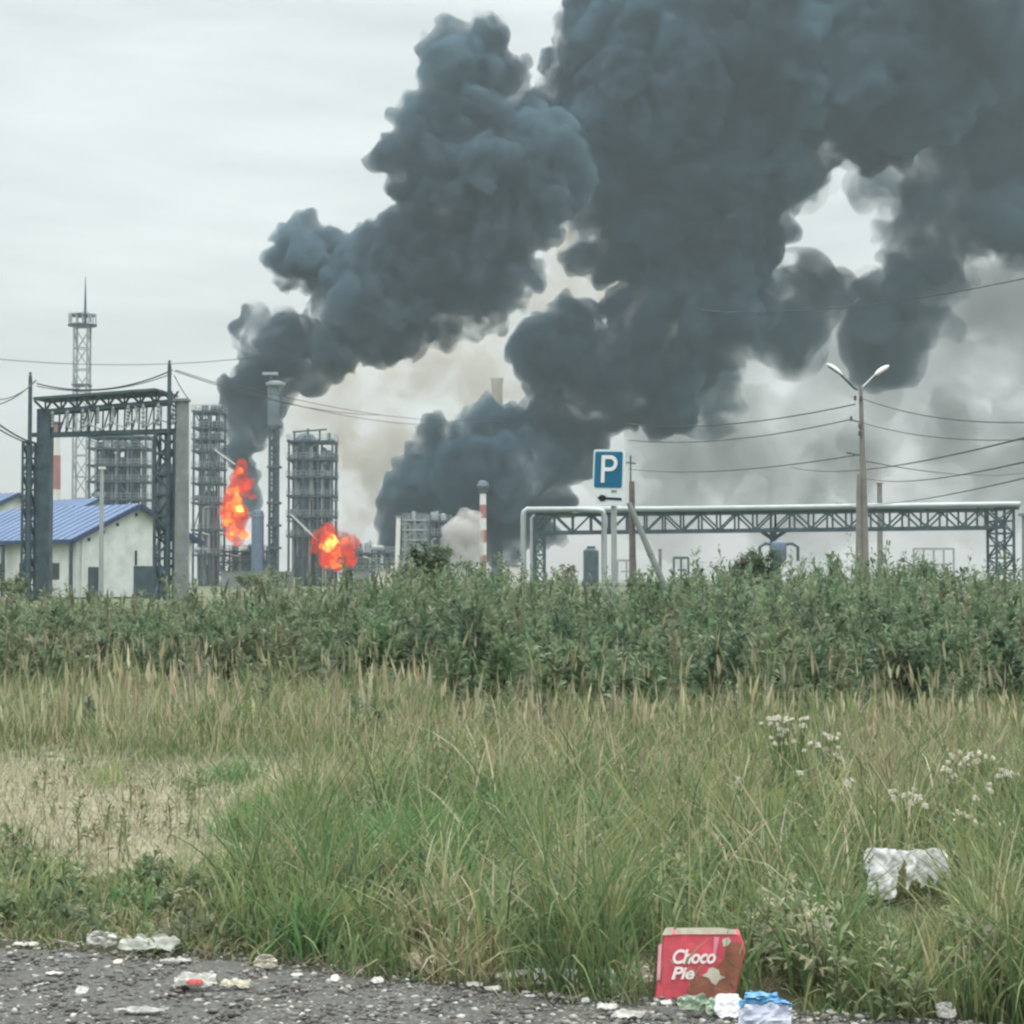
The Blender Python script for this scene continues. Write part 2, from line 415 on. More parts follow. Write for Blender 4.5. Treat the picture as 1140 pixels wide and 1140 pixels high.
fire('tall column of orange flame licking up beside the dense steel tower', 341,
     [(270,516,5),(266,522,6),(262,530,6),(272,528,7),(266,535,10),(275,542,8),(262,548,11),(258,562,13),(265,575,13),(254,572,10),(260,588,11),(264,600,8),(280,552,6)],
     [(265,527,3.5),(270,533,2.5),(262,547,6),(264,557,7),(257,566,8),(266,571,7),(258,580,7),(260,592,6),(270,596,4),(276,541,3)],
     [(264,551,3.5),(267,568,3.6),(256,574,3.6),(261,563,3.0),(257,594,2.4)], 21)
fire('squat orange fire with a bright yellow core at the foot of the broad tower', 333,
     [(368,599,12),(358,605,11),(382,604,11),(393,602,8),(370,612,13),(352,611,8),(366,590,7),(388,614,10),(374,625,9),(362,624,8),(386,624,7)],
     [(368,603,8),(361,606,6),(373,611,7),(382,605,5),(366,595,4),(372,630,4),(364,630,3.4),(380,630,3.4),(372,622,4)],
     [(368,601,4.6),(370,606,4.6),(367,610,4.0),(371,598,3.2)], 22)

# ---------------------------------------------------------------- haze
hz = bpy.data.meshes.new('haze')
hv = [(x, y, z) for z in (-1.2, 330) for x, y in ((-700, -60), (700, -60), (700, 900), (-700, 900))]
hz.from_pydata(hv, [], [(3,2,1,0),(4,5,6,7),(0,1,5,4),(1,2,6,5),(2,3,7,6),(3,0,4,7)])
ho = link('haze', hz, vol_mat('haze', (0.76, 0.91, 1.0), 0.00024)); tag(ho, 'thin haze fading the far refinery', 'haze', kind='stuff')
# ---------------------------------------------------------------- materials of the built things
M = dict(
 steel=mat('painted_steel', (0.060, 0.092, 0.110), 0.6, 0.3, var=0.35, scale=1.2),
 steel_light=mat('pale_steel', (0.30, 0.33, 0.34), 0.55, 0.3, var=0.2, scale=0.8),
 pipe=mat('lagged_pipe', (0.34, 0.38, 0.39), 0.45, 0.5, var=0.15, scale=0.7),
 concrete=mat('concrete', (0.185, 0.205, 0.205), 0.9, var=0.22, scale=1.1, bump=0.2),
 concrete_dark=mat('weathered_concrete', (0.19, 0.185, 0.17), 0.9, var=0.25, scale=1.3, bump=0.2),
 wood=mat('creosoted_wood', (0.13, 0.125, 0.115), 0.9, var=0.3, scale=3),
 wall=mat('white_panel_wall', (0.58, 0.62, 0.60), 0.7, var=0.16, scale=0.9),
 roof=mat('blue_roof', (0.085, 0.145, 0.26), 0.5, 0.1, var=0.12, scale=0.4),
 trim=mat('dark_trim', (0.035, 0.06, 0.12), 0.6),
 glass=mat('window_glass', (0.035, 0.045, 0.05), 0.15, 0.0, spec=0.5),
 vessel=mat('vessel_steel', (0.115, 0.15, 0.172), 0.5, 0.3, var=0.25, scale=0.35),
 vessel_light=mat('vessel_pale', (0.36, 0.40, 0.41), 0.5, 0.3, var=0.2, scale=0.35),
 tank=mat('blue_grey_tank', (0.10, 0.145, 0.21), 0.5, 0.1, var=0.2, scale=0.9),
 red=mat('chimney_red', (0.34, 0.14, 0.13), 0.8, var=0.2, scale=0.3),
 white=mat('chimney_white', (0.66, 0.64, 0.60), 0.8, var=0.1, scale=0.3),
 grey_brick=mat('chimney_grey', (0.105, 0.115, 0.11), 0.9, var=0.2, scale=0.25),
 wire=mat('cable_black', (0.04, 0.045, 0.045), 0.6),
 sign_blue=mat('sign_blue', (0.012, 0.13, 0.235), 0.4, var=0.06, scale=6),
 sign_white=mat('sign_white', (0.62, 0.72, 0.74), 0.4, var=0.06, scale=5),
 black=mat('black_paint', (0.015, 0.015, 0.015), 0.5),
 galv=mat('galvanised', (0.36, 0.39, 0.38), 0.5, 0.4, var=0.15, scale=2),
 lamp_white=mat('lamp_housing', (0.75, 0.76, 0.76), 0.4),
 lamp_grey=mat('lamp_lens', (0.10, 0.11, 0.11), 0.3),
 porcelain=mat('insulator_brown', (0.05, 0.035, 0.03), 0.25, spec=0.5),
)
GZ = 0.0
def lattice(mb, x0, x1, y0, y1, z0, z1, bay, w, bw=None):
    """four chords with zigzag bracing on each face, upright"""
    bw = bw or w * 0.6
    cs = [(x0, y0), (x1, y0), (x1, y1), (x0, y1)]
    for c in cs: mb.bar((*c, z0), (*c, z1), w)
    n = max(1, round((z1 - z0) / bay)); h = (z1 - z0) / n
    for i in range(n):
        a, b = z0 + i * h, z0 + (i + 1) * h
        for k in range(4):
            p, q = cs[k], cs[(k + 1) % 4]
            if (i + k) % 2: p, q = q, p
            mb.bar((*p, a), (*q, b), bw); mb.bar((*p, b), (*q, b), bw)
def truss(mb, a, b, depth, h, bay, w, cross=False):
    """a box truss lying between a and b (top-line points), going back by depth, h high"""
    a, b = Vector(a), Vector(b); d = (b - a); L = d.length; d.normalize()
    back = Vector((-d.y, d.x, 0)).normalized() * depth
    if back.y < 0: back = -back
    dn = Vector((0, 0, -h)); n = max(1, round(L / bay)); s = L / n
    for o in (Vector(), back):
        mb.bar(a + o, b + o, w * 1.3); mb.bar(a + o + dn, b + o + dn, w * 1.5)
        for i in range(n + 1):
            p = a + o + d * (i * s); mb.bar(p, p + dn, w * 0.8)
            if i < n:
                q = a + o + d * ((i + 1) * s)
                if i % 2 == 0 or cross: mb.bar(p + dn, q, w * 0.75)
                if i % 2 == 1 or cross: mb.bar(p, q + dn, w * 0.75)
    for i in range(n + 1):
        p = a + d * (i * s); mb.bar(p, p + back, w * 0.7); mb.bar(p + dn, p + back + dn, w * 0.7)
        if i < n: mb.bar(p + dn, p + d * s + back + dn, w * 0.5)
def sag(a, b, dip, n=22):
    a, b = Vector(a), Vector(b)
    return [a.lerp(b, i / n) - Vector((0, 0, 4 * dip * (i / n) * (1 - i / n))) for i in range(n + 1)]
def cable(a, b, dip, r, label, group='overhead cables'):
    o = MB().tube(sag(a, b, dip), r, 6).build('overhead_cable', M['wire'])
    return tag(o, label, 'cable', group)

# ---------------------------------------------------------------- blue-roofed buildings
def gable_house(label, Apx, Ya, th, w, L, ze, zr, details=True, group='white buildings with blue roofs'):
    A = P(Apx, 600, Ya); A.z = 0
    t = thing('warehouse', label, 'building', A, 0, group)
    u = Vector((math.cos(th), math.sin(th), 0)); v = Vector((-math.sin(th), math.cos(th), 0))
    def W(a, b, z): return A + u * a + v * b + Vector((0, 0, z))
    mb = MB()
    mb.add([W(0,0,0), W(w,0,0), W(w,0,ze), W(w/2,0,zr), W(0,0,ze), W(0,L,0), W(w,L,0), W(w,L,ze), W(w/2,L,zr), W(0,L,ze)],
           [(0,1,2,3,4), (9,8,7,6,5), (0,4,9,5), (1,6,7,2), (2,7,8,3), (3,8,9,4), (0,5,6,1)])
    mb.build('wall', M['wall'], t)
    k = (zr - ze) / (w / 2); ov = 0.7; th_ = 0.16
    rb = MB()
    for s in (0, 1):
        e = W(-ov if s == 0 else w + ov, -0.5, ze - ov * k); r = W(w/2, -0.5, zr + 0.02)
        e2 = W(-ov if s == 0 else w + ov, L + 0.5, ze - ov * k); r2 = W(w/2, L + 0.5, zr + 0.02)
        up = Vector((0, 0, th_)); lo = Vector((0, 0, 0.03))
        rb.add([e+lo, r+lo, r2+lo, e2+lo, e+up, r+up, r2+up, e2+up], [(0,1,2,3),(7,6,5,4),(0,4,5,1),(1,5,6,2),(2,6,7,3),(3,7,4,0)])
        n = int(L / 0.9)
        for i in range(n):      # standing seams
            b = -0.4 + (L + 0.8) * i / n
            rb.bar(W(-ov if s == 0 else w + ov, b, ze - ov * k + th_ + 0.02), W(w/2, b, zr + th_ + 0.04), 0.05, 0.06)
    rf = rb.build('roof', M['roof'], t)
    fb = MB()
    for s in (0, 1):
        fb.bar(W(-ov if s == 0 else w + ov, -0.55, ze - ov * k + 0.02), W(w/2, -0.55, zr + 0.02), 0.10, 0.34)
    fb.bar(W(-ov - .05, -0.5, ze - ov * k - 0.02), W(-ov - .05, L + 0.5, ze - ov * k - 0.02), 0.12, 0.3)
    fb.build('fascia', M['trim'], t)
    if details:
        for a in (0.10, 0.22, 0.34, 0.5, 0.66, 0.78, 0.9):   # vents under the rake
            zz = ze + (zr - ze) * (1 - abs(a - .5) * 2) - 0.75
            MB().bar(W(a*w, -0.03, zz), W(a*w, -0.03, zz + .24), 0.22, 0.10).build('vent', M['trim'], t)
        for a, z0, z1, ww in ((0.16, 0, 2.2, 1.3), (0.62, 0.0, 2.3, 2.9)):
            f = MB().add([W(a*w-ww/2,-.06,z0), W(a*w+ww/2,-.06,z0), W(a*w+ww/2,-.06,z1), W(a*w-ww/2,-.06,z1),
                      W(a*w-ww/2,.0,z0), W(a*w+ww/2,.0,z0), W(a*w+ww/2,.0,z1), W(a*w-ww/2,.0,z1)],
                     [(0,1,2,3),(7,6,5,4),(0,4,5,1),(1,5,6,2),(2,6,7,3),(3,7,4,0)]).build('door', M['steel'], t)
            MB().bar(W(a*w+ww*.35,-.12,1.0), W(a*w+ww*.35,-.12,1.25), 0.06).build('handle', M['galv'], f)
        for j in range(4):
            b = 2.0 + j * 3.4
            q = MB().add([W(-.05,b,1.3), W(-.05,b+1.5,1.3), W(-.05,b+1.5,2.5), W(-.05,b,2.5), W(.0,b,1.3), W(.0,b+1.5,1.3), W(.0,b+1.5,2.5), W(.0,b,2.5)],
                     [(0,1,2,3),(7,6,5,4),(0,4,5,1),(1,5,6,2),(2,6,7,3),(3,7,4,0)])
            wn = q.build('window', M['glass'], t)
        for j in range(4):      # posts of the side canopy
            b = -0.2 + j * 4.2
            MB().bar(W(-ov + .1, b, 0), W(-ov + .1, b, ze - ov * k - .1), 0.24).build('post', M['steel'], t)
        dn = MB(); dn.tube([W(0.04*w, -0.15, 0), W(0.04*w, -0.15, ze - .1)], 0.07, 8); dn.build('downpipe', M['white'], t)
        wb = MB(); wb.box(W(0.5*w, -0.04, 2.9)[:], (0.12, 0.12, 1.1), th); wb.build('wall_lamp', M['black'], t)
    return t
th = math.radians(50)
gable_house('nearer white building with a wide blue roof and a canopy on posts', 85, 130, th, 10.7, 16, 4.35, 6.75)
gable_house('white building with a blue roof rising behind the nearer one', -60, 160, th, 14.5, 18, 6.0, 9.1, details=False)
gable_house('farther blue roof glimpsed between the gantry legs', 60, 205, th, 12, 20, 8.0, 10.6, details=False)

# ---------------------------------------------------------------- portal gantry
Yg = 110; m1 = S(1, Yg)
t = thing('pipe_gantry', 'dark steel portal gantry with a lattice leg and brackets under its long top deck', 'gantry', P(120, 645, Yg) * 1)
t.location.z = 0
c0 = P(48.5, 455, Yg)
MB().box((c0.x, Yg + .45, c0.z / 2), (S(15, Yg), 0.9, c0.z)).build('column', M['steel'], t)
c1 = P(62, 480, Yg)
def z_at(py, Y=Yg): return P(0, py, Y).z
def x_at(px, Y=Yg): return P(px, 0, Y).x
lb = MB(); lattice(lb, x_at(31), x_at(40), Yg - .1, Yg + .9, 0, z_at(492), 1.0, 0.13, 0.09); lb.build('lattice_mast', M['steel'], t)
lb = MB(); lattice(lb, x_at(177), x_at(198), Yg - .2, Yg + 1.4, 0, z_at(481), 1.25, 0.17, 0.13)
lb.bar((x_at(188), Yg + .5, 0), (x_at(188), Yg + .5, z_at(481)), 0.3); lb.build('lattice_leg', M['steel'], t)
a0 = Vector((x_at(44), Yg - .6, z_at(446))); a1 = Vector((x_at(178), Yg - .6, z_at(436))); a2 = Vector((x_at(196), Yg + 1.6, z_at(440)))
b0 = a0 + Vector((0.4, 2.2, 0)); b1 = a1 + Vector((0.5, 2.2, 0))
dk = MB()
up = Vector((0, 0, .16)); q = [a0, a1, a2, b1 * 0.5 + a2 * 0.5, b0]
dk.add([p for p in q] + [p + up for p in q], [(4,3,2,1,0), (5,6,7,8,9)] + [(i, (i+1) % 5, (i+1) % 5 + 5, i + 5) for i in range(5)])
dk.build('deck', M['steel'], t)
br = MB(); c0_, c1_ = Vector((x_at(55), Yg, z_at(458))), Vector((x_at(205), Yg, z_at(446)))
br.bar(c0_, c1_, .16, .26); br.bar(c0_ + Vector((0, 1.4, 0)), c1_ + Vector((0, 1.4, 0)), .14, .22)
for i in range(9):
    k = i / 8; p = c0_.lerp(c1_, k * .93)
    br.bar(p, p + Vector((-.55, -.5, .62)), .12); br.bar(p, p + Vector((.45, -.3, .6)), .10); br.bar(p, p + Vector((0, 0, .62)), .1)
br.build('bracket_beam', M['steel'], t)
lo = MB(); d0, d1 = Vector((x_at(40), Yg + .2, z_at(484))), Vector((x_at(201), Yg + .2, z_at(479)))
lo.bar(d0, d1, .2, .26); lo.bar(d0 + Vector((0, 1.1, 0)), d1 + Vector((0, 1.1, 0)), .16, .2)
for i in range(19):
    k = i / 18; p = c0_.lerp(c1_, k * .96); q_ = d0.lerp(d1, .08 + .9 * k)
    lo.bar(p, q_, .09)
    if i % 3 != 1 and i < 18: lo.bar(q_, c0_.lerp(c1_, (k + 1/18) * .96), .07)
lo.build('lower_truss', M['steel'], t)
rr = random.Random(4)
for i in range(9):
    k = (i + .5) / 9; p = c0_.lerp(c1_, k); ln = rr.uniform(.8, 1.5)
    MB().lathe((p.x, p.y - .1), [(0.02, p.z)] + [((0.13 if j % 2 else 0.05), p.z - .1 - ln * j / 10) for j in range(1, 11)], 8).build('insulator_string', M['pipe'], t)
pb = MB()
for i in range(5):      # looping jumper pipes
    p = c0_.lerp(c1_, .15 + .17 * i); pb.tube([p, p + Vector((.2, -.3, -1.1)), p + Vector((.9, -.3, -1.35)), p + Vector((1.5, -.2, -.8)), p + Vector((1.6, 0, -.1))], .06, 6)
pb.build('jumper', M['steel_light'], t)
# dark tank hung in the right leg
vb = MB(); vb.lathe((x_at(189.5), Yg + .6), [(.3, z_at(592)), (.78, z_at(585)), (.84, z_at(560)), (.72, z_at(535)), (.42, z_at(520)), (.12, z_at(514))], 18)
vb.build('hanging_vessel', M['vessel'], t, smooth=True)
for px, py, lab in ((40, 421, 'slim steel pole with wires on the left leg of the gantry'), (193, 408, 'slim steel pole with wires on the right leg of the gantry')):
    o = thing('cable_pole', lab, 'pole', (x_at(px), Yg - .4, 0), 0, 'poles on the gantry')
    MB().tube([(x_at(px), Yg - .4, 0), (x_at(px), Yg - .4, z_at(py))], [.16, .12], 10).build('shaft', M['steel'], o)
    MB().lathe((x_at(px), Yg - .4), [(.05, z_at(py)), (.14, z_at(py) + .08), (.05, z_at(py) + .18), (.12, z_at(py) + .25), (.03, z_at(py) + .36)], 8).build('insulator', M['porcelain'], o)
o = thing('concrete_pillar', 'broad pale concrete pillar standing beside the gantry', 'pillar', (x_at(210), Yg - 1, 0))
MB().tube([(x_at(210), Yg - 1, 0), (x_at(210), Yg - 1, z_at(449))], [.46, .38], 4 * 5).build('shaft', M['concrete'], o, smooth=True)
MB().box((x_at(208.5), Yg - 1, z_at(447.5)), (.95, .9, .16)).build('cap', M['concrete'], o)
MB().bar((x_at(196), Yg - .6, z_at(448)), (x_at(205), Yg - .9, z_at(448)), .14).build('bracket', M['steel'], o)
o = thing('white_mast', 'thin white mast standing before the blue roof', 'mast', (x_at(118, 100), 100, 0))
MB().tube([(x_at(118, 100), 100, 0), (x_at(118, 100), 100, z_at(522, 100))], [.15, .10], 10).build('shaft', M['pipe'], o)
MB().box((x_at(118, 100), 100, z_at(521, 100)), (.34, .3, .12)).build('cap', M['white'], o)

# ---------------------------------------------------------------- lattice radio mast
Ym = 440
o = thing('radio_mast', 'tall lattice radio mast with a ringed platform and a needle on top', 'mast', (x_at(97, Ym), Ym, 0))
zt = z_at(364, Ym); w = S(15, Ym) / 2; x = x_at(95, Ym)
lb = MB(); lattice(lb, x - w, x + w, Ym - w, Ym + w, 0, zt, 5.2, .42, .24); lb.build('lattice', M['steel_light'], o)
for py, hw in ((363, 16), (352, 14)):
    lb = MB(); r = S(hw, Ym); z = z_at(py, Ym)
    lb.lathe((x, Ym), [(r * .92, z), (r, z), (r, z + .35), (r * .92, z + .35)], 20); lb.bar((x - r, Ym, z + .2), (x + r, Ym, z + .2), .5); lb.bar((x, Ym - r, z + .2), (x, Ym + r, z + .2), .5)
    lb.build('platform', M['steel'], o)
lb = MB(); r = S(15, Ym)
for k in range(14):
    a = 2 * math.pi * k / 14; lb.bar((x + r * math.cos(a), Ym + r * math.sin(a), z_at(363, Ym)), (x + r * math.cos(a), Ym + r * math.sin(a), z_at(349, Ym)), .22)
for k in range(4): lb.box((x + (k - 1.5) * r * .5, Ym - r * .6, z_at(356, Ym)), (.5, .4, 1.8))
lb.build('railing', M['steel_light'], o)
MB().tube([(x + S(3, Ym), Ym, z_at(364, Ym)), (x + S(3, Ym), Ym, z_at(335, Ym)), (x + S(3, Ym), Ym, z_at(308, Ym))], [.42, .28, .07], 8).build('needle', M['steel'], o)
MB().box((x, Ym, z_at(429, Ym)), (S(19, Ym), S(17, Ym), .5)).build('rest_platform', M['steel'], o)

# ---------------------------------------------------------------- chimneys
def banded(name, label, px, py0, Y, r0, r1, bands, group=None, capm=None):
    o = thing(name, label, 'chimney', (x_at(px, Y), Y, 0), 0, group)
    zt = z_at(py0, Y); ys = [645] + list(bands) + [py0]
    for i in range(len(ys) - 1):
        a, b = z_at(ys[i], Y) if i else 0, z_at(ys[i + 1], Y)
        ra = r0 + (r1 - r0) * a / zt; rb = r0 + (r1 - r0) * b / zt
        MB().tube([(x_at(px, Y), Y, a), (x_at(px, Y), Y, b)], [ra, rb], 20).build('red_band' if i % 2 == 0 else 'white_band', M['red' if i % 2 == 0 else 'white'], o, smooth=True)
    MB().lathe((x_at(px, Y), Y), [(r1 * 1.2, zt - .6), (r1 * 1.6, zt - .3), (r1 * 1.6, zt), (r1 * 1.1, zt)], 20).build('platform', M['steel'] if capm is None else capm, o)
    return o
banded('striped_chimney', 'pale red and white striped chimney behind the left gantry leg', 67, 470, 430, 1.35, 1.1, (625, 605, 580, 545, 507, 485), 'striped chimneys')
o = banded('striped_chimney', 'red and white striped chimney beside the white steam puff', 538, 546, 350, .76, .62, (618, 604, 590, 577, 562), 'striped chimneys')
MB().lathe((x_at(538, 350), 350), [(1.0, z_at(544, 350)), (1.25, z_at(541, 350)), (1.0, z_at(537, 350)), (.6, z_at(535, 350))], 14).build('flue_cap', M['vessel'], o)
o = thing('grey_chimney', 'grey square-topped chimney rising out of the far smoke', 'chimney', (x_at(553.5, 610), 610, 0))
MB().box((x_at(553.5, 610), 610, z_at(424, 610) / 2), (S(12.5, 610), 4, z_at(424, 610))).build('shaft', M['grey_brick'], o)
MB().box((x_at(553.5, 610), 610, z_at(423, 610)), (S(14.5, 610), 4.4, .9)).build('cap', M['grey_brick'], o)

# ---------------------------------------------------------------- process towers of the refinery
def process_frame(label, px0, px1, pytop, Y, levels, vessels, nx=3, depth=7, mats='steel', light=None, rail=True, group='process towers of the refinery', top_extra=None, seed=1):
    """open steel frame with platforms and vessels in it; levels in rows of the photograph, vessels (px, r px, row top, row bottom, material)"""
    rr = random.Random(seed); x0, x1 = x_at(px0, Y), x_at(px1, Y); zt = z_at(pytop, Y)
    o = thing('process_tower', label, 'refinery tower', ((x0 + x1) / 2, Y, 0), 0, group)
    fb = MB(); w = .38
    xs = [x0 + (x1 - x0) * i / (nx - 1) for i in range(nx)]
    for yy in (Y, Y + depth):
        for xx in xs: fb.bar((xx, yy, 0), (xx, yy, zt), w)
    zs = [z_at(l, Y) for l in levels]
    allz = sorted([0] + zs)
    for i in range(len(allz) - 1):
        for k in range(nx - 1):
            if rr.random() < .55:
                a, b = (xs[k], xs[k + 1]) if rr.random() < .5 else (xs[k + 1], xs[k])
                fb.bar((a, Y, allz[i]), (b, Y, allz[i + 1]), .2)
        fb.bar((x0, Y, allz[i + 1]), (x0, Y + depth, allz[i + 1]), .3)
    fb.build('steel_frame', M[mats], o)
    for z in zs:
        pb = MB(); pb.box(((x0 + x1) / 2, Y + depth / 2, z), (x1 - x0 + .8, depth + .8, .35))
        pf = pb.build('platform', M[mats], o)
        if rail:
            rb = MB()
            for yy in (Y - .35, Y + depth + .35):
                for h in (.6, 1.15): rb.bar((x0 - .4, yy, z + h), (x1 + .4, yy, z + h), .09)
                for i in range(8): xx = x0 - .4 + (x1 - x0 + .8) * i / 7; rb.bar((xx, yy, z), (xx, yy, z + 1.15), .09)
            for xx in (x0 - .4, x1 + .4): rb.bar((xx, Y - .35, z + 1.15), (xx, Y + depth + .35, z + 1.15), .09)
            rb.build('railing', M[light or 'steel_light'], o)
    for px, rp, a, b, mm in vessels:
        r = S(rp, Y); za, zb = z_at(a, Y), z_at(b, Y) if b < 640 else 0
        hd = min(r * .8, (za - zb) * .3); yy = Y + depth * rr.uniform(.3, .6)
        prof = [(r * .1, za), (r * .55, za - hd * .18), (r * .88, za - hd * .55), (r, za - hd), (r, zb + hd), (r * .8, zb + hd * .4), (r * .3, zb)]
        MB().lathe((x_at(px, Y), yy), prof, 20).build('vessel', M[mm], o, smooth=True)
    for z in zs[::-1]:
        for _ in range(3):
            xx = rr.uniform(x0 + .6, x1 - .6); hh = rr.uniform(.8, 2.0); ww = rr.uniform(.6, 1.6)
            if rr.random() < .5: MB().box((xx, Y + rr.uniform(.2, depth - .6), z + .18 + hh / 2), (ww, .9, hh)).build('cabinet', M[rr.choice(['steel', 'vessel', 'vessel_light', 'pipe'])], o)
            else:
                yy = Y + rr.uniform(.6, depth - .8); MB().tube([(xx - ww, yy, z + 1.0), (xx - ww * .8, yy, z + 1.0), (xx + ww * .8, yy, z + 1.0), (xx + ww, yy, z + 1.0)], [.25, .55, .55, .25], 12).build('drum', M[rr.choice(['vessel', 'vessel_light', 'pipe'])], o, smooth=True)
    pb = MB()
    for i in range(15):
        xx = rr.uniform(x0, x1); yy = Y - .3 + rr.uniform(0, depth * .4); za = rr.choice(zs) if zs else zt; zb = rr.uniform(0, za * .6)
        pb.tube([(xx, yy, zb), (xx, yy, za - 1), (xx + rr.uniform(-2, 2), yy, za - .6)], rr.uniform(.12, .3), 8)
    pb.build('piping', M['pipe'], o)
    lb = MB(); lx = x1 + .5
    for dx in (0, .5): lb.bar((lx + dx, Y, 0), (lx + dx, Y, zt), .08)
    for i in range(int(zt / .5)): lb.bar((lx, Y, i * .5), (lx + .5, Y, i * .5), .06)
    lb.build('ladder', M['steel'], o)
    return o
process_frame('open steel process tower seen through the gantry portal', 104, 166, 482, 340, [486, 499, 518, 536, 556, 575, 596, 620],
              [(119, 9, 498, 650, 'vessel'), (150, 7, 490, 560, 'vessel'), (135, 4.5, 508, 600, 'vessel'), (133, 1.6, 484, 560, 'vessel_light'), (160, 3, 500, 600, 'vessel_light'), (138, 7, 565, 650, 'vessel')], nx=5, seed=2)
process_frame('dense steel process tower between the pale pillar and the tall fire', 219, 247, 456, 345, [458, 476, 489, 502, 521, 538, 560, 590, 618],
              [(228, 5, 464, 500, 'vessel'), (237, 4, 480, 540, 'vessel_light'), (226, 4, 505, 560, 'vessel'), (238, 3, 545, 650, 'red'), (229, 3.4, 545, 650, 'vessel_light')], nx=4, seed=5)
o = process_frame('broad process tower with a domed vessel between the two fires', 324, 372, 489, 338, [491, 511, 531, 552, 575, 597],
              [(340, 13, 480, 650, 'vessel'), (361, 4, 497, 585, 'vessel_light'), (356, 5.5, 505, 650, 'vessel'), (343, 1.8, 498, 560, 'vessel_light'), (367, 3, 500, 648, 'vessel')], nx=4, seed=7)
bb = MB(); 
for px, a, b in ((330, 480, 491), (345, 477, 491), (358, 479, 491), (369, 482, 491)): bb.bar((x_at(px, 339), 339, z_at(b, 339)), (x_at(px, 339), 339, z_at(a, 339)), .35)
bb.bar((x_at(328, 339), 339, z_at(481, 339)), (x_at(366, 339), 339, z_at(478, 339)), .3); bb.build('top_frame', M['steel'], o)
process_frame('low frame of stacked pale decks right of the small fire', 452, 474, 577, 330, [579, 590, 601, 612, 624], [(462, 4, 600, 648, 'vessel')], nx=3, mats='steel_light', seed=9)
process_frame('small frame with masts half hidden behind the middle bush', 480, 500, 574, 345, [580, 596, 615], [(486, 3, 578, 648, 'vessel'), (494, 2.5, 571, 640, 'vessel_light')], nx=3, seed=11)
process_frame('low dark frame beneath the tall fire', 246, 300, 612, 352, [614, 626, 636], [(262, 4, 606, 648, 'vessel'), (276, 5, 610, 648, 'vessel'), (292, 3, 604, 648, 'vessel_light')], nx=5, seed=13)
process_frame('low dark frame beneath the small fire', 346, 400, 604, 350, [612, 622, 634], [(352, 4, 600, 648, 'vessel'), (388, 6, 604, 648, 'vessel'), (398, 3, 598, 648, 'vessel_light')], nx=5, seed=14)
process_frame('low frame of pipes right of the small fire', 402, 444, 612, 332, [616, 628, 637], [(409, 3, 603, 648, 'vessel_light'), (431, 4, 614, 648, 'vessel')], nx=4, seed=15)
# slim column with a lamp-like crown
Yc = 336
o = thing('slim_column', 'tall slim column with a pale crown platform in front of the black smoke', 'refinery tower', (x_at(307, Yc), Yc, 0), 0, 'process towers of the refinery')
MB().lathe((x_at(307, Yc), Yc), [(S(6.5, Yc), z_at(478, Yc)), (S(6.5, Yc), z_at(432, Yc)), (S(5.5, Yc), z_at(428, Yc))], 20).build('upper_vessel', M['vessel'], o, smooth=True)
lb = MB(); lattice(lb, x_at(303, Yc), x_at(312, Yc), Yc - .8, Yc + .8, 0, z_at(478, Yc), 2.4, .34, .22); lb.tube([(x_at(308, Yc), Yc, 0), (x_at(308, Yc), Yc, z_at(478, Yc))], .42, 10); lb.build('lower_lattice', M['steel'], o)
MB().lathe((x_at(309, Yc), Yc), [(S(4, Yc), z_at(431, Yc)), (S(11, Yc), z_at(429, Yc)), (S(11, Yc), z_at(426, Yc)), (S(4, Yc), z_at(424, Yc))], 20).build('crown_platform', M['steel_light'], o)
MB().box((x_at(303, Yc), Yc, z_at(416, Yc)), (S(17, Yc), 1.2, .5)).build('top_bar', M['steel_light'], o)
MB().bar((x_at(304, Yc), Yc, z_at(426, Yc)), (x_at(303, Yc), Yc, z_at(416, Yc)), .5).build('top_post', M['steel'], o)
for py in (475, 520, 560, 585, 610):
    MB().box((x_at(308, Yc), Yc, z_at(py, Yc)), (S(15, Yc), 2.6, .4)).build('landing', M['steel'], o)
# blue-grey vessel
o = thing('storage_vessel', 'upright blue-grey vessel between the tall fire and the slim column', 'vessel', (x_at(290, 335), 335, 0))
MB().lathe((x_at(290, 335), 335), [(.3, z_at(567, 335)), (1.0, z_at(569, 335)), (1.15, z_at(573, 335)), (1.15, 1)], 20).build('shell', M['tank'], o, smooth=True)
rb = MB(); rb.lathe((x_at(290, 335), 335), [(1.3, z_at(575, 335)), (1.3, z_at(574, 335))], 16); rb.box((x_at(284, 335), 335, z_at(571, 335)), (2.0, 1, .25)); rb.build('platform', M['steel_light'], o)
# white upright post right of the small fire
o = thing('white_stack', 'short white vent stack right of the small fire', 'chimney', (x_at(444, 325), 325, 0))
MB().tube([(x_at(443, 325), 325, 0), (x_at(445, 325), 325, z_at(576, 325))], [.45, .4], 12).build('shaft', M['white'], o, smooth=True)
MB().box((x_at(445, 325), 325, z_at(575, 325)), (1.1, 1.1, .2)).build('cap', M['steel_light'], o)
for a, b, lab in (((238, 500), (262, 517), 'pale diagonal crane jib above the tall fire'), ((322, 571), (354, 602), 'pale diagonal crane jib leading to the small fire')):
    o = thing('crane_jib', lab, 'crane jib', P(a[0], a[1], 334), 0, 'crane jibs')
    A_, B_ = P(*a, 334), P(*b, 334)
    MB().bar(A_, B_, .22).build('boom', M['white'], o); MB().bar(A_ + Vector((0, 0, .5)), B_ + Vector((0, 0, .1)), .1).build('tie', M['steel_light'], o)
    MB().bar((A_.x, A_.y, 0), A_, .25).build('mast', M['steel'], o)
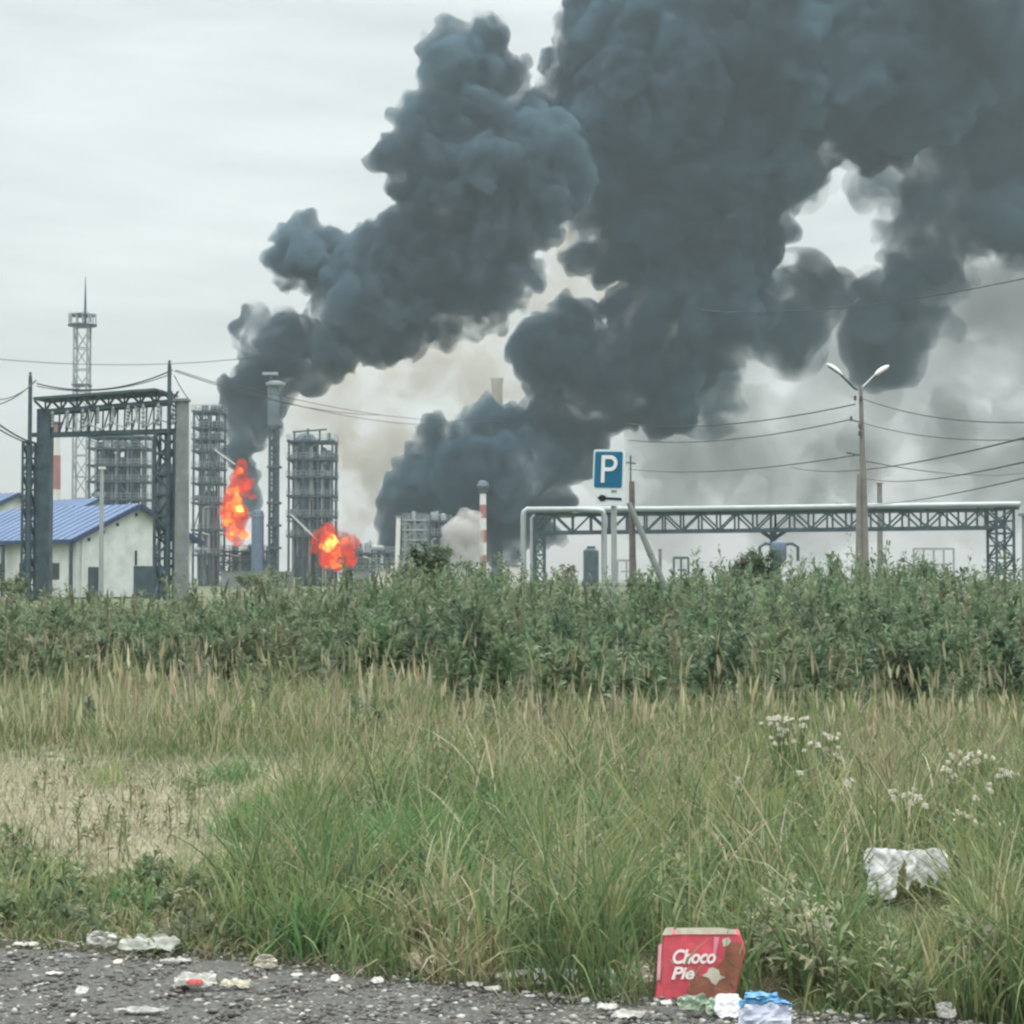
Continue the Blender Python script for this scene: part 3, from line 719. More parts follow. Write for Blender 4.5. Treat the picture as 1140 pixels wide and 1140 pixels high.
# low walls and sheds at the refinery's edge
for px0, px1, py, Y, lab in ((250, 330, 637, 250, 'long low pale wall below the tall fire'), (398, 412, 634, 240, 'small pale shed right of the small fire'), (420, 441, 635, 240, 'low white tank trailer beside the vent stack'), (560, 582, 630, 235, 'low white shed at the left foot of the pipe bridge'), (440, 478, 641, 245, 'grey low wall before the decks')):
    zt = z_at(py, Y)
    o = thing('low_wall' if 'wall' in lab else 'shed', lab, 'wall' if 'wall' in lab else 'shed', (x_at((px0 + px1) / 2, Y), Y, 0))
    MB().box((x_at((px0 + px1) / 2, Y), Y, zt / 2), (S(px1 - px0, Y), .4 if 'wall' in lab else 2.5, zt)).build('wall', M['white' if 'white' in lab else 'concrete'], o)
    MB().box((x_at((px0 + px1) / 2, Y), Y, zt + .06), (S(px1 - px0, Y) + .3, .6 if 'wall' in lab else 2.9, .12)).build('roof' if 'wall' not in lab else 'coping', M['concrete'], o)

# ---------------------------------------------------------------- pipe bridge
Yp = 150
o = thing('pipe_bridge', 'long pipe bridge of dark steel trusses carrying a pale pipe over the road', 'pipe bridge', (x_at(860, Yp), Yp, 0))
L0, L1 = Vector((x_at(597, Yp), Yp, z_at(573, Yp))), Vector((x_at(1112, Yp), Yp, z_at(567, Yp)))
mid = L0.lerp(L1, (860 - 597) / (1112 - 597))
for a, b in ((L0, mid), (mid, L1)):
    tb = MB(); truss(tb, a, b, 2.6, S(20, Yp), 1.55, .19); tb.build('truss', M['steel'], o)
for px0, px1, nm in ((596, 606, 'left'), (1103, 1122, 'right')):
    tb = MB(); lattice(tb, x_at(px0, Yp), x_at(px1, Yp), Yp - .1, Yp + 2.7, 0, z_at(573 if nm == 'left' else 566, Yp), 1.1, .2, .12); tb.build('tower_leg', M['steel'], o)
tb = MB(); tb.bar((mid.x, Yp + 1.3, 0), (mid.x, Yp + 1.3, z_at(592, Yp)), .5)
for sx in (-1, 1): tb.bar((mid.x + sx * 1.0, Yp + 1.3, z_at(591, Yp)), (mid.x, Yp + 1.3, z_at(600, Yp)), .3)
tb.build('centre_leg', M['steel'], o)
zt1, zt2 = z_at(567.5, Yp), z_at(563, Yp)
tb = MB(); r = .24
yq = Yp - .35
tb.tube([(x_at(582.5, Yp), yq, 0), (x_at(582.5, Yp), yq, zt1 - .6), (x_at(583.3, Yp), yq, zt1 - .2), (x_at(586, Yp), yq, zt1), (x_at(760, Yp), yq, zt1 + .05), (x_at(1128, Yp), yq, zt2 + .1)], r, 12)
tb.build('main_pipe', M['pipe'], o, smooth=True)
tb = MB(); tb.tube([(x_at(592, Yp), yq + .5, 0), (x_at(592, Yp), yq + .5, z_at(577, Yp)), (x_at(594, Yp), yq + .5, z_at(575, Yp)), (x_at(640, Yp), yq + .5, z_at(574, Yp))], .17, 10)
tb.build('side_pipe', M['pipe'], o, smooth=True)
tb = MB(); tb.tube([(x_at(671, Yp), yq - .3, 0), (x_at(671, Yp), yq - .3, z_at(574, Yp)), (x_at(669.5, Yp), yq - .3, z_at(570, Yp)), (x_at(665, Yp), yq - .3, z_at(568.5, Yp)), (x_at(640, Yp), yq - .2, z_at(567.5, Yp))], .24, 12)
tb.build('drop_pipe', M['pipe'], o, smooth=True)
tb = MB(); 
for k in range(9):
    p = L0.lerp(L1, (k + .5) / 9); tb.bar(p, p + Vector((0, -.3, .5)), .2); tb.bar(p + Vector((-.8, -.3, .2)), p + Vector((.8, -.3, .2)), .12)
tb.build('pipe_saddles', M['steel'], o)
tb = MB(); 
for px in (770, 860, 985, 1115): tb.box((x_at(px, Yp), Yp, z_at(566, Yp)), (1.9 if px != 860 else 2.6, .5, .22))
tb.build('expansion_plate', M['steel'], o)
o = thing('knockout_drum', 'blue-grey drum with bent pipes under the middle of the pipe bridge', 'drum', (x_at(863, 146), 146, 0))
x = x_at(863, 146)
MB().lathe((x, 146), [(.2, z_at(602, 146)), (.55, z_at(604, 146)), (.68, z_at(608, 146)), (.68, z_at(622, 146)), (.4, z_at(627, 146)), (.2, z_at(629, 146))], 18).build('shell', M['tank'], o, smooth=True)
MB().bar((x, 146, 0), (x, 146, z_at(626, 146)), .4).build('leg', M['steel'], o)
for sx, dx, dz in ((-1, 1.5, .9), (1, 1.6, .7)):
    MB().tube([(x + sx * .5, 146, z_at(606, 146)), (x + sx * dx * .7, 146, z_at(605, 146)), (x + sx * dx, 146, z_at(609, 146)), (x + sx * dx, 146, z_at(615, 146) - dz)], .13, 8).build('pipe', M['steel'], o, smooth=True)
o = thing('concrete_pillar', 'pale concrete pillar right of the pipe bridge end tower', 'pillar', (x_at(1137, 145), 145, 0))
MB().tube([(x_at(1137, 145), 145, 0), (x_at(1137, 145), 145, z_at(574, 145))], [.45, .4], 16).build('shaft', M['concrete'], o, smooth=True)
MB().box((x_at(1137, 145), 145, z_at(573, 145)), (1.1, 1.0, .2)).build('cap', M['concrete'], o)

# ---------------------------------------------------------------- street lamp
Yl = 83
x = x_at(957, Yl)
o = thing('street_lamp', 'concrete street lamp pole with two arms and wires strung from both sides', 'street lamp', (x, Yl, 0))
MB().tube([(x_at(958, Yl), Yl, 0), (x_at(957.5, Yl), Yl, z_at(560, Yl)), (x_at(955, Yl), Yl, z_at(429, Yl))], [.24, .17, .085], 12).build('pole', M['concrete_dark'], o, smooth=True)
MB().tube([(x_at(950.5, Yl), Yl - .1, 0), (x_at(952, Yl), Yl - .1, z_at(528, Yl))], [.17, .11], 8).build('footing_stub', M['concrete_dark'], o, smooth=True)
def lamp_head(a, b, wd, top, lens):
    a, b = Vector(a), Vector(b); d = (b - a); L = d.length; d.normalize(); sd = Vector((0, 1, 0)); u = sd.cross(d).normalized()
    if u.z < 0: u = -u
    vs = []; n = 16; mm = 9
    prof = [0.25, .62, .85, .97, 1, .97, .85, .62, .2]
    for i in range(mm):
        c = a + d * (L * i / (mm - 1))
        for k in range(n):
            t_ = 2 * math.pi * k / n; vs.append(c + sd * (math.cos(t_) * wd * .5 * prof[i]) + u * (math.sin(t_) * wd * (.36 if math.sin(t_) > 0 else .16) * prof[i]))
    fs = [(i*n+k, i*n+(k+1)%n, (i+1)*n+(k+1)%n, (i+1)*n+k) for i in range(mm-1) for k in range(n)] + [tuple(range(n))[::-1], tuple((mm-1)*n+k for k in range(n))]
    h = MB().add(vs, fs).build('lamp_head', top, o, smooth=True)
    q = MB().add([v_ * 1 for v_ in [a + d*(L*.15) - u*wd*.17 - sd*wd*.3, a + d*(L*.15) - u*wd*.17 + sd*wd*.3, a + d*(L*.85) - u*wd*.19 + sd*wd*.3, a + d*(L*.85) - u*wd*.19 - sd*wd*.3]] +
                 [a + d*(L*.15) - u*wd*.1 - sd*wd*.3, a + d*(L*.15) - u*wd*.1 + sd*wd*.3, a + d*(L*.85) - u*wd*.1 + sd*wd*.3, a + d*(L*.85) - u*wd*.1 - sd*wd*.3],
                 [(0,1,2,3),(7,6,5,4),(0,4,5,1),(1,5,6,2),(2,6,7,3),(3,7,4,0)])
    q.build('lens', lens, h)
    return h
p0 = P(955, 434, Yl)
MB().tube([p0, P(951, 432, Yl), P(935, 416, Yl)], .055, 8).build('arm', M['steel'], o)
lamp_head(P(937, 417, Yl), P(920, 405, Yl), .38, M['lamp_white'], M['lamp_grey'])
pR = P(974, 417, Yl + 1.2); MB().tube([p0, P(960, 431, Yl), pR], .03, 8).build('arm', M['galv'], o)
lamp_head(P(973.5, 418, Yl + 1.2), P(990, 407, Yl + 1.2), .42, M['lamp_white'], M['lamp_white'])
for px, py in ((958.5, 443), (947.5, 466), (957, 474), (957, 482), (952, 443)):
    q = P(px, py, Yl - .15); MB().lathe((q.x, q.y), [(.03, q.z - .12), (.09, q.z - .06), (.05, q.z), (.08, q.z + .05), (.02, q.z + .12)], 8).build('insulator', M['porcelain'], o)
MB().bar(P(943, 504, Yl - .2), P(957, 507, Yl), .06).build('crossarm', M['steel'], o)
MB().bar(P(947, 467, Yl - .15), P(957, 470, Yl), .05).build('crossarm', M['steel'], o)

# ---------------------------------------------------------------- other poles
Yu = 70
o = thing('utility_pole', 'weathered utility pole with a leaning strut behind the parking sign', 'utility pole', (x_at(702, Yu), Yu, 0))
MB().tube([(x_at(703, Yu), Yu, 0), (x_at(702, Yu), Yu, z_at(536, Yu))], [.15, .11], 10).build('pole', M['wood'], o, smooth=True)
MB().tube([P(741, 656, Yu - .4), P(716, 597, Yu - .3), P(700, 560, Yu - .15)], [.14, .12, .10], 10).build('strut', M['concrete'], o, smooth=True)
MB().bar(P(697, 515, Yu), P(708, 516, Yu), .05).build('crossarm', M['steel'], o)
MB().bar(P(702, 507, Yu), P(702, 538, Yu), .06).build('pin', M['steel'], o)
for px, Y, top, w, lab in ((975, 175, 538, .5, 'plain grey pole behind the pipe bridge near the street lamp'), (733, 95, 612, .16, 'short stake behind the foot of the leaning strut')):
    o = thing('grey_pole', lab, 'pole', (x_at(px, Y), Y, 0), 0, 'plain poles')
    MB().tube([(x_at(px, Y), Y, 0), (x_at(px, Y), Y, z_at(top, Y))], [w / 2 * 1.2, w / 2], 10).build('shaft', M['concrete_dark'], o, smooth=True)
    MB().box((x_at(px, Y), Y, z_at(top, Y)), (w * 1.3, w * 1.3, .08)).build('cap', M['concrete_dark'], o)
# distant frames low on the horizon
def far_frame(label, px0, px1, py, Y, n, mm='steel_light'):
    o = thing('far_frame', label, 'steel frame', (x_at((px0 + px1) / 2, Y), Y, 0), 0, 'small frames on the horizon')
    fb = MB(); z = z_at(py, Y)
    for i in range(n):
        xx = x_at(px0 + (px1 - px0) * i / (n - 1), Y); fb.bar((xx, Y, 0), (xx, Y, z), .3)
    fb.build('posts', M[mm], o)
    MB().bar((x_at(px0, Y), Y, z), (x_at(px1, Y), Y, z), .35).build('beam', M[mm], o)
    MB().bar((x_at(px0 + 4, Y), Y, z * .6), (x_at(px1 - 2, Y), Y, z * .6), .25).build('rail', M[mm], o)
far_frame('faint switchyard frame above the bush right of the street lamp', 1012, 1056, 611, 300, 5)
far_frame('faint small frame right of the leaning strut', 748, 764, 621, 260, 3, 'steel')
far_frame('faint small frame behind the parking sign post', 686, 706, 624, 270, 3)
o = thing('dark_silo', 'small dark silo seen left of the parking sign post', 'silo', (x_at(657, 220), 220, 0))
MB().lathe((x_at(657, 220), 220), [(.5, z_at(610, 220)), (.95, z_at(613, 220)), (.95, 0)], 16).build('shell', M['steel'], o, smooth=True)
MB().box((x_at(657, 220), 220, z_at(609, 220)), (1.0, 1.0, .2)).build('hatch', M['steel'], o)

# ---------------------------------------------------------------- parking sign
Ys = 31
sx = x_at(682.5, Ys)
sg = thing('parking_sign', 'blue parking sign with a white P over a left arrow plate', 'road sign', (sx, Ys, 0))
MB().tube([(sx, Ys + .06, 0), (sx, Ys + .06, z_at(503, Ys))], .05, 14).build('post', M['galv'], sg, smooth=True)
def plate(cx, py0, py1, wd, yaw, tilt, name, m_, thick=.012, y=Ys, rnd=.05, push=0.0):
    z0, z1 = z_at(py1, y), z_at(py0, y); h = z1 - z0; zc = (z0 + z1) / 2
    pts = []
    for (ax, az, s0) in ((1,1,0),(-1,1,90),(-1,-1,180),(1,-1,270)):
        for k in range(6):
            a = math.radians(s0 + 90 * k / 5); pts.append((ax * (wd/2 - rnd) + rnd * math.cos(a), az * (h/2 - rnd) + rnd * math.sin(a)))
    me = MB(); n = len(pts); vs = []
    for yy in (-thick/2 - push, thick/2 - push):
        for px_, pz_ in pts: vs.append((px_, yy, pz_))
    me.add(vs, [tuple(range(n)), tuple(range(2*n-1, n-1, -1))] + [(i, i+n, (i+1)%n+n, (i+1)%n) for i in range(n)])
    mt = Matrix.Translation((x_at(cx, y), y - .03, zc)) @ Matrix.Rotation(yaw, 4, 'Z') @ Matrix.Rotation(tilt, 4, 'Y')
    me.v = [tuple(mt @ Vector(v_)) for v_ in me.v]
    ob = me.build(name, m_, sg); return ob, mt, h
yaw = math.radians(-33); tl = math.radians(2.5)
pl, mt, h = plate(676.5, 500.5, 545.5, .62, yaw, tl, 'sign_plate', M['sign_white'])
pb_, _, _ = plate(676.5, 503, 543, .55, yaw, tl, 'blue_field', M['sign_blue'], thick=.006, push=.012, rnd=.035)
# the letter P as a swept stroke
def strokes(mt, polys, wd, y, name, m_, parent, th=.006):
    me = MB()
    for pts in polys:
        n = len(pts); vs = []; 
        for yy in (y, y - th):
            for i, (a, b) in enumerate(pts):
                a0_, b0_ = pts[max(i-1, 0)]; a1_, b1_ = pts[min(i+1, n-1)]
                dx, dz = a1_ - a0_, b1_ - b0_; l = math.hypot(dx, dz) or 1; nx_, nz_ = -dz / l * wd/2, dx / l * wd/2
                vs += [(a + nx_, yy, b + nz_), (a - nx_, yy, b - nz_)]
        fs = []
        for i in range(n - 1):
            k = 2 * i; m_2 = 2 * n
            fs += [(k, k+1, k+3, k+2), (m_2+k, m_2+k+2, m_2+k+3, m_2+k+1), (k, k+2, m_2+k+2, m_2+k), (k+1, m_2+k+1, m_2+k+3, k+3)]
        me.add(vs, fs)
    me.v = [tuple(mt @ Vector(v_)) for v_ in me.v]
    return me.build(name, m_, parent)
bowl = [(-.10, .215)] + [(.045 + .105 * math.sin(a), .11 + .105 * math.cos(a)) for a in [math.pi * k / 12 for k in range(13)]] + [(-.10, .005)]
strokes(mt, [[(-.10, -.225), (-.10, .246)]], .068, -.021, 'letter', M['lamp_white'], sg)
strokes(mt, [bowl], .066, -.0235, 'letter', M['lamp_white'], sg)
p2, mt2, h2 = plate(677.5, 549, 563, .56, yaw, math.radians(4), 'arrow_plate', M['sign_white'], rnd=.015)
strokes(mt2, [[(-.08, .015), (.24, .015)]], .04, -.012, 'arrow', M['black'], sg)
ah = MB(); hd = [(-.24, .015), (-.17, .075), (-.08, .06), (-.08, -.03), (-.17, -.045)]
ah.add([tuple(mt2 @ Vector((a, -.0165, b))) for a, b in hd] + [tuple(mt2 @ Vector((a, -.010, b))) for a, b in hd], [(0,1,2,3,4), (9,8,7,6,5)] + [(i, (i+1)%5, (i+1)%5+5, i+5) for i in range(5)])
ah.build('arrow_head', M['black'], sg)
cl = MB()
for py in (512, 535): cl.box((sx, Ys + .02, z_at(py, Ys)), (.14, .1, .035))
cl.build('clamp', M['galv'], sg)

# ---------------------------------------------------------------- overhead cables
W = []
def wire(a, Ya, b, Yb, dip, lab, r=.022): cable(P(*a, Ya), P(*b, Yb), dip, r, lab)
wire((958, 443), Yl, (1150, 470), 60, .35, 'upper cable from the street lamp to the right', .022)
wire((958, 470), Yl, (1150, 489), 60, .3, 'lower cable from the street lamp to the right', .018)
wire((952, 450), Yl, (700, 472), 120, .5, 'upper cable from the street lamp to the left', .032)
wire((947, 467), Yl, (700, 490), 120, .5, 'lower cable from the street lamp to the left', .028)
wire((957, 506), Yl, (700, 522), 150, .5, 'faint lowest cable left of the street lamp', .03)
wire((957, 512), Yl, (1150, 525), 150, .5, 'faint lowest cable right of the street lamp', .026)
wire((1150, 485), 55, (880, 520), 160, .7, 'highest of the cables falling leftwards at the right edge', .03)
wire((1150, 512), 60, (960, 532), 160, .5, 'middle cable of those falling leftwards at the right edge', .03)
wire((1150, 530), 62, (930, 560), 170, .5, 'lowest cable of those falling leftwards at the right edge', .025)
wire((1150, 308), 90, (780, 345), 150, .8, 'lone cable crossing the dark smoke above the street lamp', .03)
wire((-10, 399), 180, (300, 396), 190, .8, 'long level cable crossing the radio mast', .035)
wire((-10, 452), 100, (40, 423), Yg - .4, .3, 'upper cable reaching the left gantry pole', .035)
wire((-10, 445), 100, (40, 424), Yg - .4, .35, 'second cable reaching the left gantry pole', .03)
wire((-10, 466), 100, (33, 492), Yg - .4, .1, 'upper cable dropping to the left lattice leg', .05)
wire((-10, 472), 100, (33, 494), Yg - .4, .1, 'lower cable dropping to the left lattice leg', .04)
wire((41, 427), Yg - .4, (192, 412), Yg - .4, .75, 'upper cable slung between the two gantry poles', .045)
wire((41, 430), Yg - .4, (192, 416), Yg - .4, .6, 'lower cable slung between the two gantry poles', .03)
wire((194, 413), Yg - .4, (420, 462), 160, .6, 'upper cable from the right gantry pole past the slim column', .028)
wire((194, 418), Yg - .4, (212, 447), Yg - 1, .1, 'short cable from the right gantry pole to the pale pillar', .03)
wire((196, 412), Yg - .4, (520, 472), 200, 1.2, 'lower cable from the right gantry pole past the slim column', .026)
wire((250, 425), 150, (560, 468), 230, 1.2, 'thin cable sagging above the broad process tower', .03)
# ---------------------------------------------------------------- ground
def ground_mat():
    m = bpy.data.materials.new('meadow_soil'); m.use_nodes = True; t = m.node_tree; b = t.nodes['Principled BSDF']
    b.inputs['Roughness'].default_value = .95; b.inputs['Specular IOR Level'].default_value = .1
    a = t.nodes.new('ShaderNodeAttribute'); a.attribute_name = 'col'
    tc = t.nodes.new('ShaderNodeTexCoord'); n = t.nodes.new('ShaderNodeTexNoise'); n.inputs['Scale'].default_value = 9
    n.inputs['Detail'].default_value = 8; n.inputs['Roughness'].default_value = .7
    t.links.new(tc.outputs['Object'], n.inputs['Vector'])
    r = t.nodes.new('ShaderNodeMapRange'); r.inputs['From Min'].default_value = .3; r.inputs['From Max'].default_value = .7
    r.inputs['To Min'].default_value = .55; r.inputs['To Max'].default_value = 1.3
    t.links.new(n.outputs[0], r.inputs[0])
    v = t.nodes.new('ShaderNodeVectorMath'); v.operation = 'SCALE'
    t.links.new(a.outputs['Color'], v.inputs[0]); t.links.new(r.outputs[0], v.inputs['Scale']); t.links.new(v.outputs[0], b.inputs['Base Color'])
    bp = t.nodes.new('ShaderNodeBump'); bp.inputs['Strength'].default_value = .5; bp.inputs['Distance'].default_value = .05
    t.links.new(n.outputs[0], bp.inputs['Height']); t.links.new(bp.outputs[0], b.inputs['Normal'])
    return m
def lowfreq(X, Y, s, seed=0):
    """cheap smooth noise for arrays, -1..1"""
    X = np.asarray(X, float); Y = np.asarray(Y, float); out = np.zeros_like(X); r_ = np.random.default_rng(seed)
    for k in range(7):
        a = r_.uniform(0, 2 * np.pi); f = r_.uniform(.6, 1.7) / s; p = r_.uniform(0, 6.28)
        out += np.sin((X * np.cos(a) + Y * np.sin(a)) * f * 2 * np.pi + p)
    return out / 3.2
def pix(X, Y): return 570 + X / Y * F, 645 + EYE * F / Y
PATCH = [(90,905,230,46),(20,880,140,40),(310,882,130,28),(230,940,140,34),(480,955,62,24),(540,930,60,14),(790,902,95,12),(1090,960,70,16)]
def bare(X, Y):
    px, py = pix(X, Y); d = np.full(np.shape(X), 9.0)
    for cx, cy_, rx, ry in PATCH: d = np.minimum(d, ((px - cx) / rx) ** 2 + ((py - cy_) / ry) ** 2)
    d = d + .45 * lowfreq(X, Y, 1.3, 3) + .5 * lowfreq(X, Y, .40, 4) + .5 * lowfreq(X, Y, .17, 5)
    return np.clip((1.7 - d) * .8, 0, 1)
def verge(X):            # where the stony lay-by meets the grass (metres ahead)
    return 6.44 - 0.42 * (X + 1.8) - .02 * np.sin(X * 9) - .05 * np.sin(X * 3.1 + 1)
def hill(X, Y): return .035 * lowfreq(X, Y, 3.0, 8) * np.clip((Y - verge(X)) / 2, 0, 1)
xs = np.concatenate([np.linspace(-9, 9, 240)]); ys = np.concatenate([np.linspace(3.5, 30, 330)])
X, Y = np.meshgrid(xs, ys); B = bare(X, Y)
straw = np.array([.255, .245, .165]); soil = np.array([.075, .082, .045]); sand = np.array([.31, .295, .22])
C = soil + (straw - soil) * B[..., None] + (sand - straw) * (np.clip(B * 1.5 - .6, 0, 1) * (.5 + .5 * np.clip(lowfreq(X, Y, .8, 6), -1, 1)))[..., None]
V = np.stack([X, Y, hill(X, Y) - .004], -1).reshape(-1, 3)
nx = len(xs); i = np.arange(len(ys) - 1)[:, None] * nx + np.arange(nx - 1)[None]
Fc = np.stack([i, i + 1, i + nx + 1, i + nx], -1).reshape(-1, 4)
g = link('ground', np_mesh('ground', V, Fc, C.reshape(-1, 3), smooth=True), ground_mat()); tag(g, kind='structure')
o = sheet('terrain', -3500, 3500, -60, 7000, -.09, mat('far_ground', (.10, .115, .06), .95, var=.3, scale=.05)); tag(o, kind='structure')
# stony lay-by
xs = np.linspace(-4, 4, 90); rows = 26
Vv = []; 
for j in range(rows):
    k = j / (rows - 1); yy = 2.0 + (verge(xs) + .12 - 2.0) * k
    Vv.append(np.stack([xs, yy, .012 + .006 * lowfreq(xs, yy, .3, 9) - (.03 if j == rows - 1 else 0)], -1))
V = np.concatenate(Vv); nx = len(xs); i = np.arange(rows - 1)[:, None] * nx + np.arange(nx - 1)[None]
Fc = np.stack([i, i + 1, i + nx + 1, i + nx], -1).reshape(-1, 4)
am = mat('old_asphalt', (.075, .077, .070), .95, var=.6, scale=55, bump=1.0)
o = link('pavement', np_mesh('pavement', V, Fc, smooth=True), am); tag(o, kind='structure')
# loose stones
def stones(name, n, yr, sz, cols, seed, zoff=.012):
    r_ = np.random.default_rng(seed); bm = bmesh.new(); bmesh.ops.create_icosphere(bm, subdivisions=1, radius=1)
    iv = np.array([v.co[:] for v in bm.verts]); ifc = np.array([[v.index for v in f.verts] for f in bm.faces]); bm.free(); m_ = len(iv)
    x = r_.uniform(-3.2, 3.2, n); t = r_.uniform(0, 1, n); y = yr[0] + (verge(x) + yr[1] - yr[0]) * t
    s = sz[0] * (sz[1] / sz[0]) ** (r_.uniform(0, 1, n) ** 2.6)
    jit = 1 + r_.uniform(-.33, .33, (n, m_, 1)); st = np.stack([r_.uniform(.8, 1.5, n), r_.uniform(.7, 1.2, n), r_.uniform(.35, .75, n)], -1)
    a = r_.uniform(0, 6.28, n); v = iv[None] * jit * st[:, None] * s[:, None, None]
    vx = v[..., 0] * np.cos(a)[:, None] - v[..., 1] * np.sin(a)[:, None]; vy = v[..., 0] * np.sin(a)[:, None] + v[..., 1] * np.cos(a)[:, None]
    V = np.stack([vx + x[:, None], vy + y[:, None], v[..., 2] + zoff + (s * .2)[:, None]], -1).reshape(-1, 3)
    Fc = (ifc[None] + (np.arange(n) * m_)[:, None, None]).reshape(-1, 3)
    ci = r_.integers(0, len(cols), n); c = np.array(cols)[ci] * r_.uniform(.75, 1.2, (n, 1)); C = np.repeat(c, m_, 0)
    return np_mesh(name, V, Fc, C)
o = link('gravel', stones('gravel', 26000, (4.9, .10), (.0025, .014), [(.15,.152,.14), (.10,.10,.095), (.22,.22,.20), (.07,.072,.068), (.36,.36,.33), (.15, .135, .11), (.12,.12,.11)], 5), attr_mat('gravel_stone', .9, 0))
tag(o, 'loose grey stones scattered over the lay-by', 'gravel', kind='stuff')
# ---------------------------------------------------------------- grass and weeds
def blades(X, Y, H, Wd, lean, col, segs=4, seed=1, droop=.35, face=.9, z0=None):
    n = len(X); r_ = np.random.default_rng(seed)
    Z = hill(X, Y) - .01 if z0 is None else z0
    az = r_.uniform(0, 2 * np.pi, n); ln = lean * r_.uniform(.25, 1.6, n)
    dx, dy = np.cos(az) * ln, np.sin(az) * ln
    fa = r_.normal(0, face, n); wx, wy = np.cos(fa), np.sin(fa)
    dr = droop * r_.uniform(0, 1.6, n) * ln / max(lean, .01)
    t = np.linspace(0, 1, segs + 1)[None]
    hh = H[:, None]
    px = X[:, None] + dx[:, None] * hh * t ** 1.8; py = Y[:, None] + dy[:, None] * hh * t ** 1.8
    pz = Z[:, None] + hh * (t - dr[:, None] * .5 * t ** 3)
    w = Wd[:, None] * .5 * np.minimum(1, .55 + t * 1.6) * (1 - t ** 2.2) + .0003
    tw = 1 + 0 * t
    L = np.stack([px - wx[:, None] * w * tw, py - wy[:, None] * w, pz], -1); Rr = np.stack([px + wx[:, None] * w, py + wy[:, None] * w, pz], -1)
    V = np.stack([L, Rr], 2).reshape(n, -1, 3); k = V.shape[1]
    base = np.arange(n)[:, None] * k; f = []
    for s in range(segs): f.append(np.stack([base[:, 0] + 2*s, base[:, 0] + 2*s + 1, base[:, 0] + 2*s + 3, base[:, 0] + 2*s + 2], -1))
    C = np.repeat(col[:, None, :], k, 1)
    return V.reshape(-1, 3), np.concatenate(f), C.reshape(-1, 3)
def merge(parts):
    Vs, Fs, Cs, o = [], [], [], 0
    for v, f, c in parts: Vs.append(v); Fs.append(f + o); Cs.append(c); o += len(v)
    return np.concatenate(Vs), np.concatenate(Fs), np.concatenate(Cs)
def mixcol(pal, w, n, r_, jit=.22):
    pal = np.array(pal); w = np.array(w, float); i = r_.choice(len(pal), n, p=w / w.sum())
    return np.clip(pal[i] * r_.uniform(1 - jit, 1 + jit, (n, 1)) * r_.uniform(.93, 1.07, (n, 3)), 0, 1)
def frustum(n, y0, y1, r_, margin=1.12, power=1.0):
    """places on the ground inside the camera's field, a little wider"""
    y = y0 + (y1 - y0) * r_.uniform(0, 1, n) ** power; x = r_.uniform(-1, 1, n) * (y * .285 * margin + .7)
    return x, y
GREEN = [(.075,.145,.060), (.10,.175,.070), (.060,.115,.055), (.14,.20,.085)]
DRY = [(.36,.31,.18), (.30,.25,.14), (.42,.38,.25), (.24,.22,.11)]
r_ = np.random.default_rng(21)
GREEN = [tuple(c * k for c, k in zip(g, (1.34, 1.20, 1.18))) for g in GREEN]
m_grass = attr_mat('grass_blade', .6, .36, .22)
# 1. lush verge grass: height and tone change in patches
def density(X, Y): return 1 - bare(X, Y) * .97
def ell(px, py, cx, cy, rx, ry): return np.exp(-(((px - cx) / rx) ** 2 + ((py - cy) / ry) ** 2))
OLIVE = [(.21,.24,.11), (.27,.29,.14), (.175,.22,.10)]
STRAW = [(.37,.345,.22), (.32,.30,.17), (.44,.42,.30)]
BROWN = [(.20,.175,.10), (.25,.22,.14), (.16,.15,.075)]
def tones(px, vy, n, r_, X, Y):
    """green, olive, straw or brown, by where on the meadow the blade stands"""
    g = 1.05 + .9 * ell(px, vy, 475, 890, 80, 60) + .5 * ell(px, vy, 650, 860, 60, 40) + .9 * ell(px, vy, 560, 1060, 300, 60) + .6 * ell(px, vy, 330, 1000, 60, 80) + .5 * ell(px, vy, 780, 990, 90, 60)
    o_ = .6 + .8 * ell(px, vy, 680, 900, 110, 70) + 1.2 * ell(px, vy, 1030, 960, 140, 60) + .7 * ell(px, vy, 170, 830, 220, 30) + .5 * ell(px, vy, 950, 860, 120, 50)
    s_ = .30 + 1.9 * ell(px, vy, 510, 955, 55, 24) + 1.6 * ell(px, vy, 805, 902, 70, 16) + .9 * ell(px, vy, 1000, 830, 130, 40) + .9 * ell(px, vy, 160, 790, 260, 40) + 1.0 * ell(px, vy, 560, 795, 210, 36) + .35 * ell(px, vy, 1080, 1010, 70, 60)
    b_ = .05 + 1.6 * ell(px, vy, 500, 1040, 40, 60) + .7 * ell(px, vy, 560, 800, 190, 40) + .4 * ell(px, vy, 820, 820, 90, 30) + .5 * ell(px, vy, 700, 1080, 30, 30) + .5 * ell(px, vy, 300, 1060, 40, 30)
    w = np.stack([g * (1 + .5 * lowfreq(X, Y, .7, 101)), o_ * (1 + .7 * lowfreq(X, Y, .5, 102)), s_ * (1 + .8 * lowfreq(X, Y, .35, 103)), b_ * (1 + .6 * lowfreq(X, Y, .6, 104))], -1)
    w = np.clip(w, .01, 9) ** 1.9; w /= w.sum(1, keepdims=True); c = np.cumsum(w, 1); u = r_.uniform(0, 1, (n, 1)); k = (u > c).sum(1).clip(0, 3)
    pals = [mixcol(p, [1] * len(p), n, r_) for p in (GREEN, OLIVE, STRAW, BROWN)]
    return np.choose(k[:, None], pals)
CARTON = (.573, 5.545)
def clear_of_litter(X, Y):
    px, py = pix(X, Y)
    return ~((Y < 5.62) & (px > 705) & (px < 890)) & ~((np.abs(px - 1008) < 50) & (Y < 7.18) & (Y > 6.5) & (np.random.default_rng(3).uniform(0, 1, len(X)) < .75))
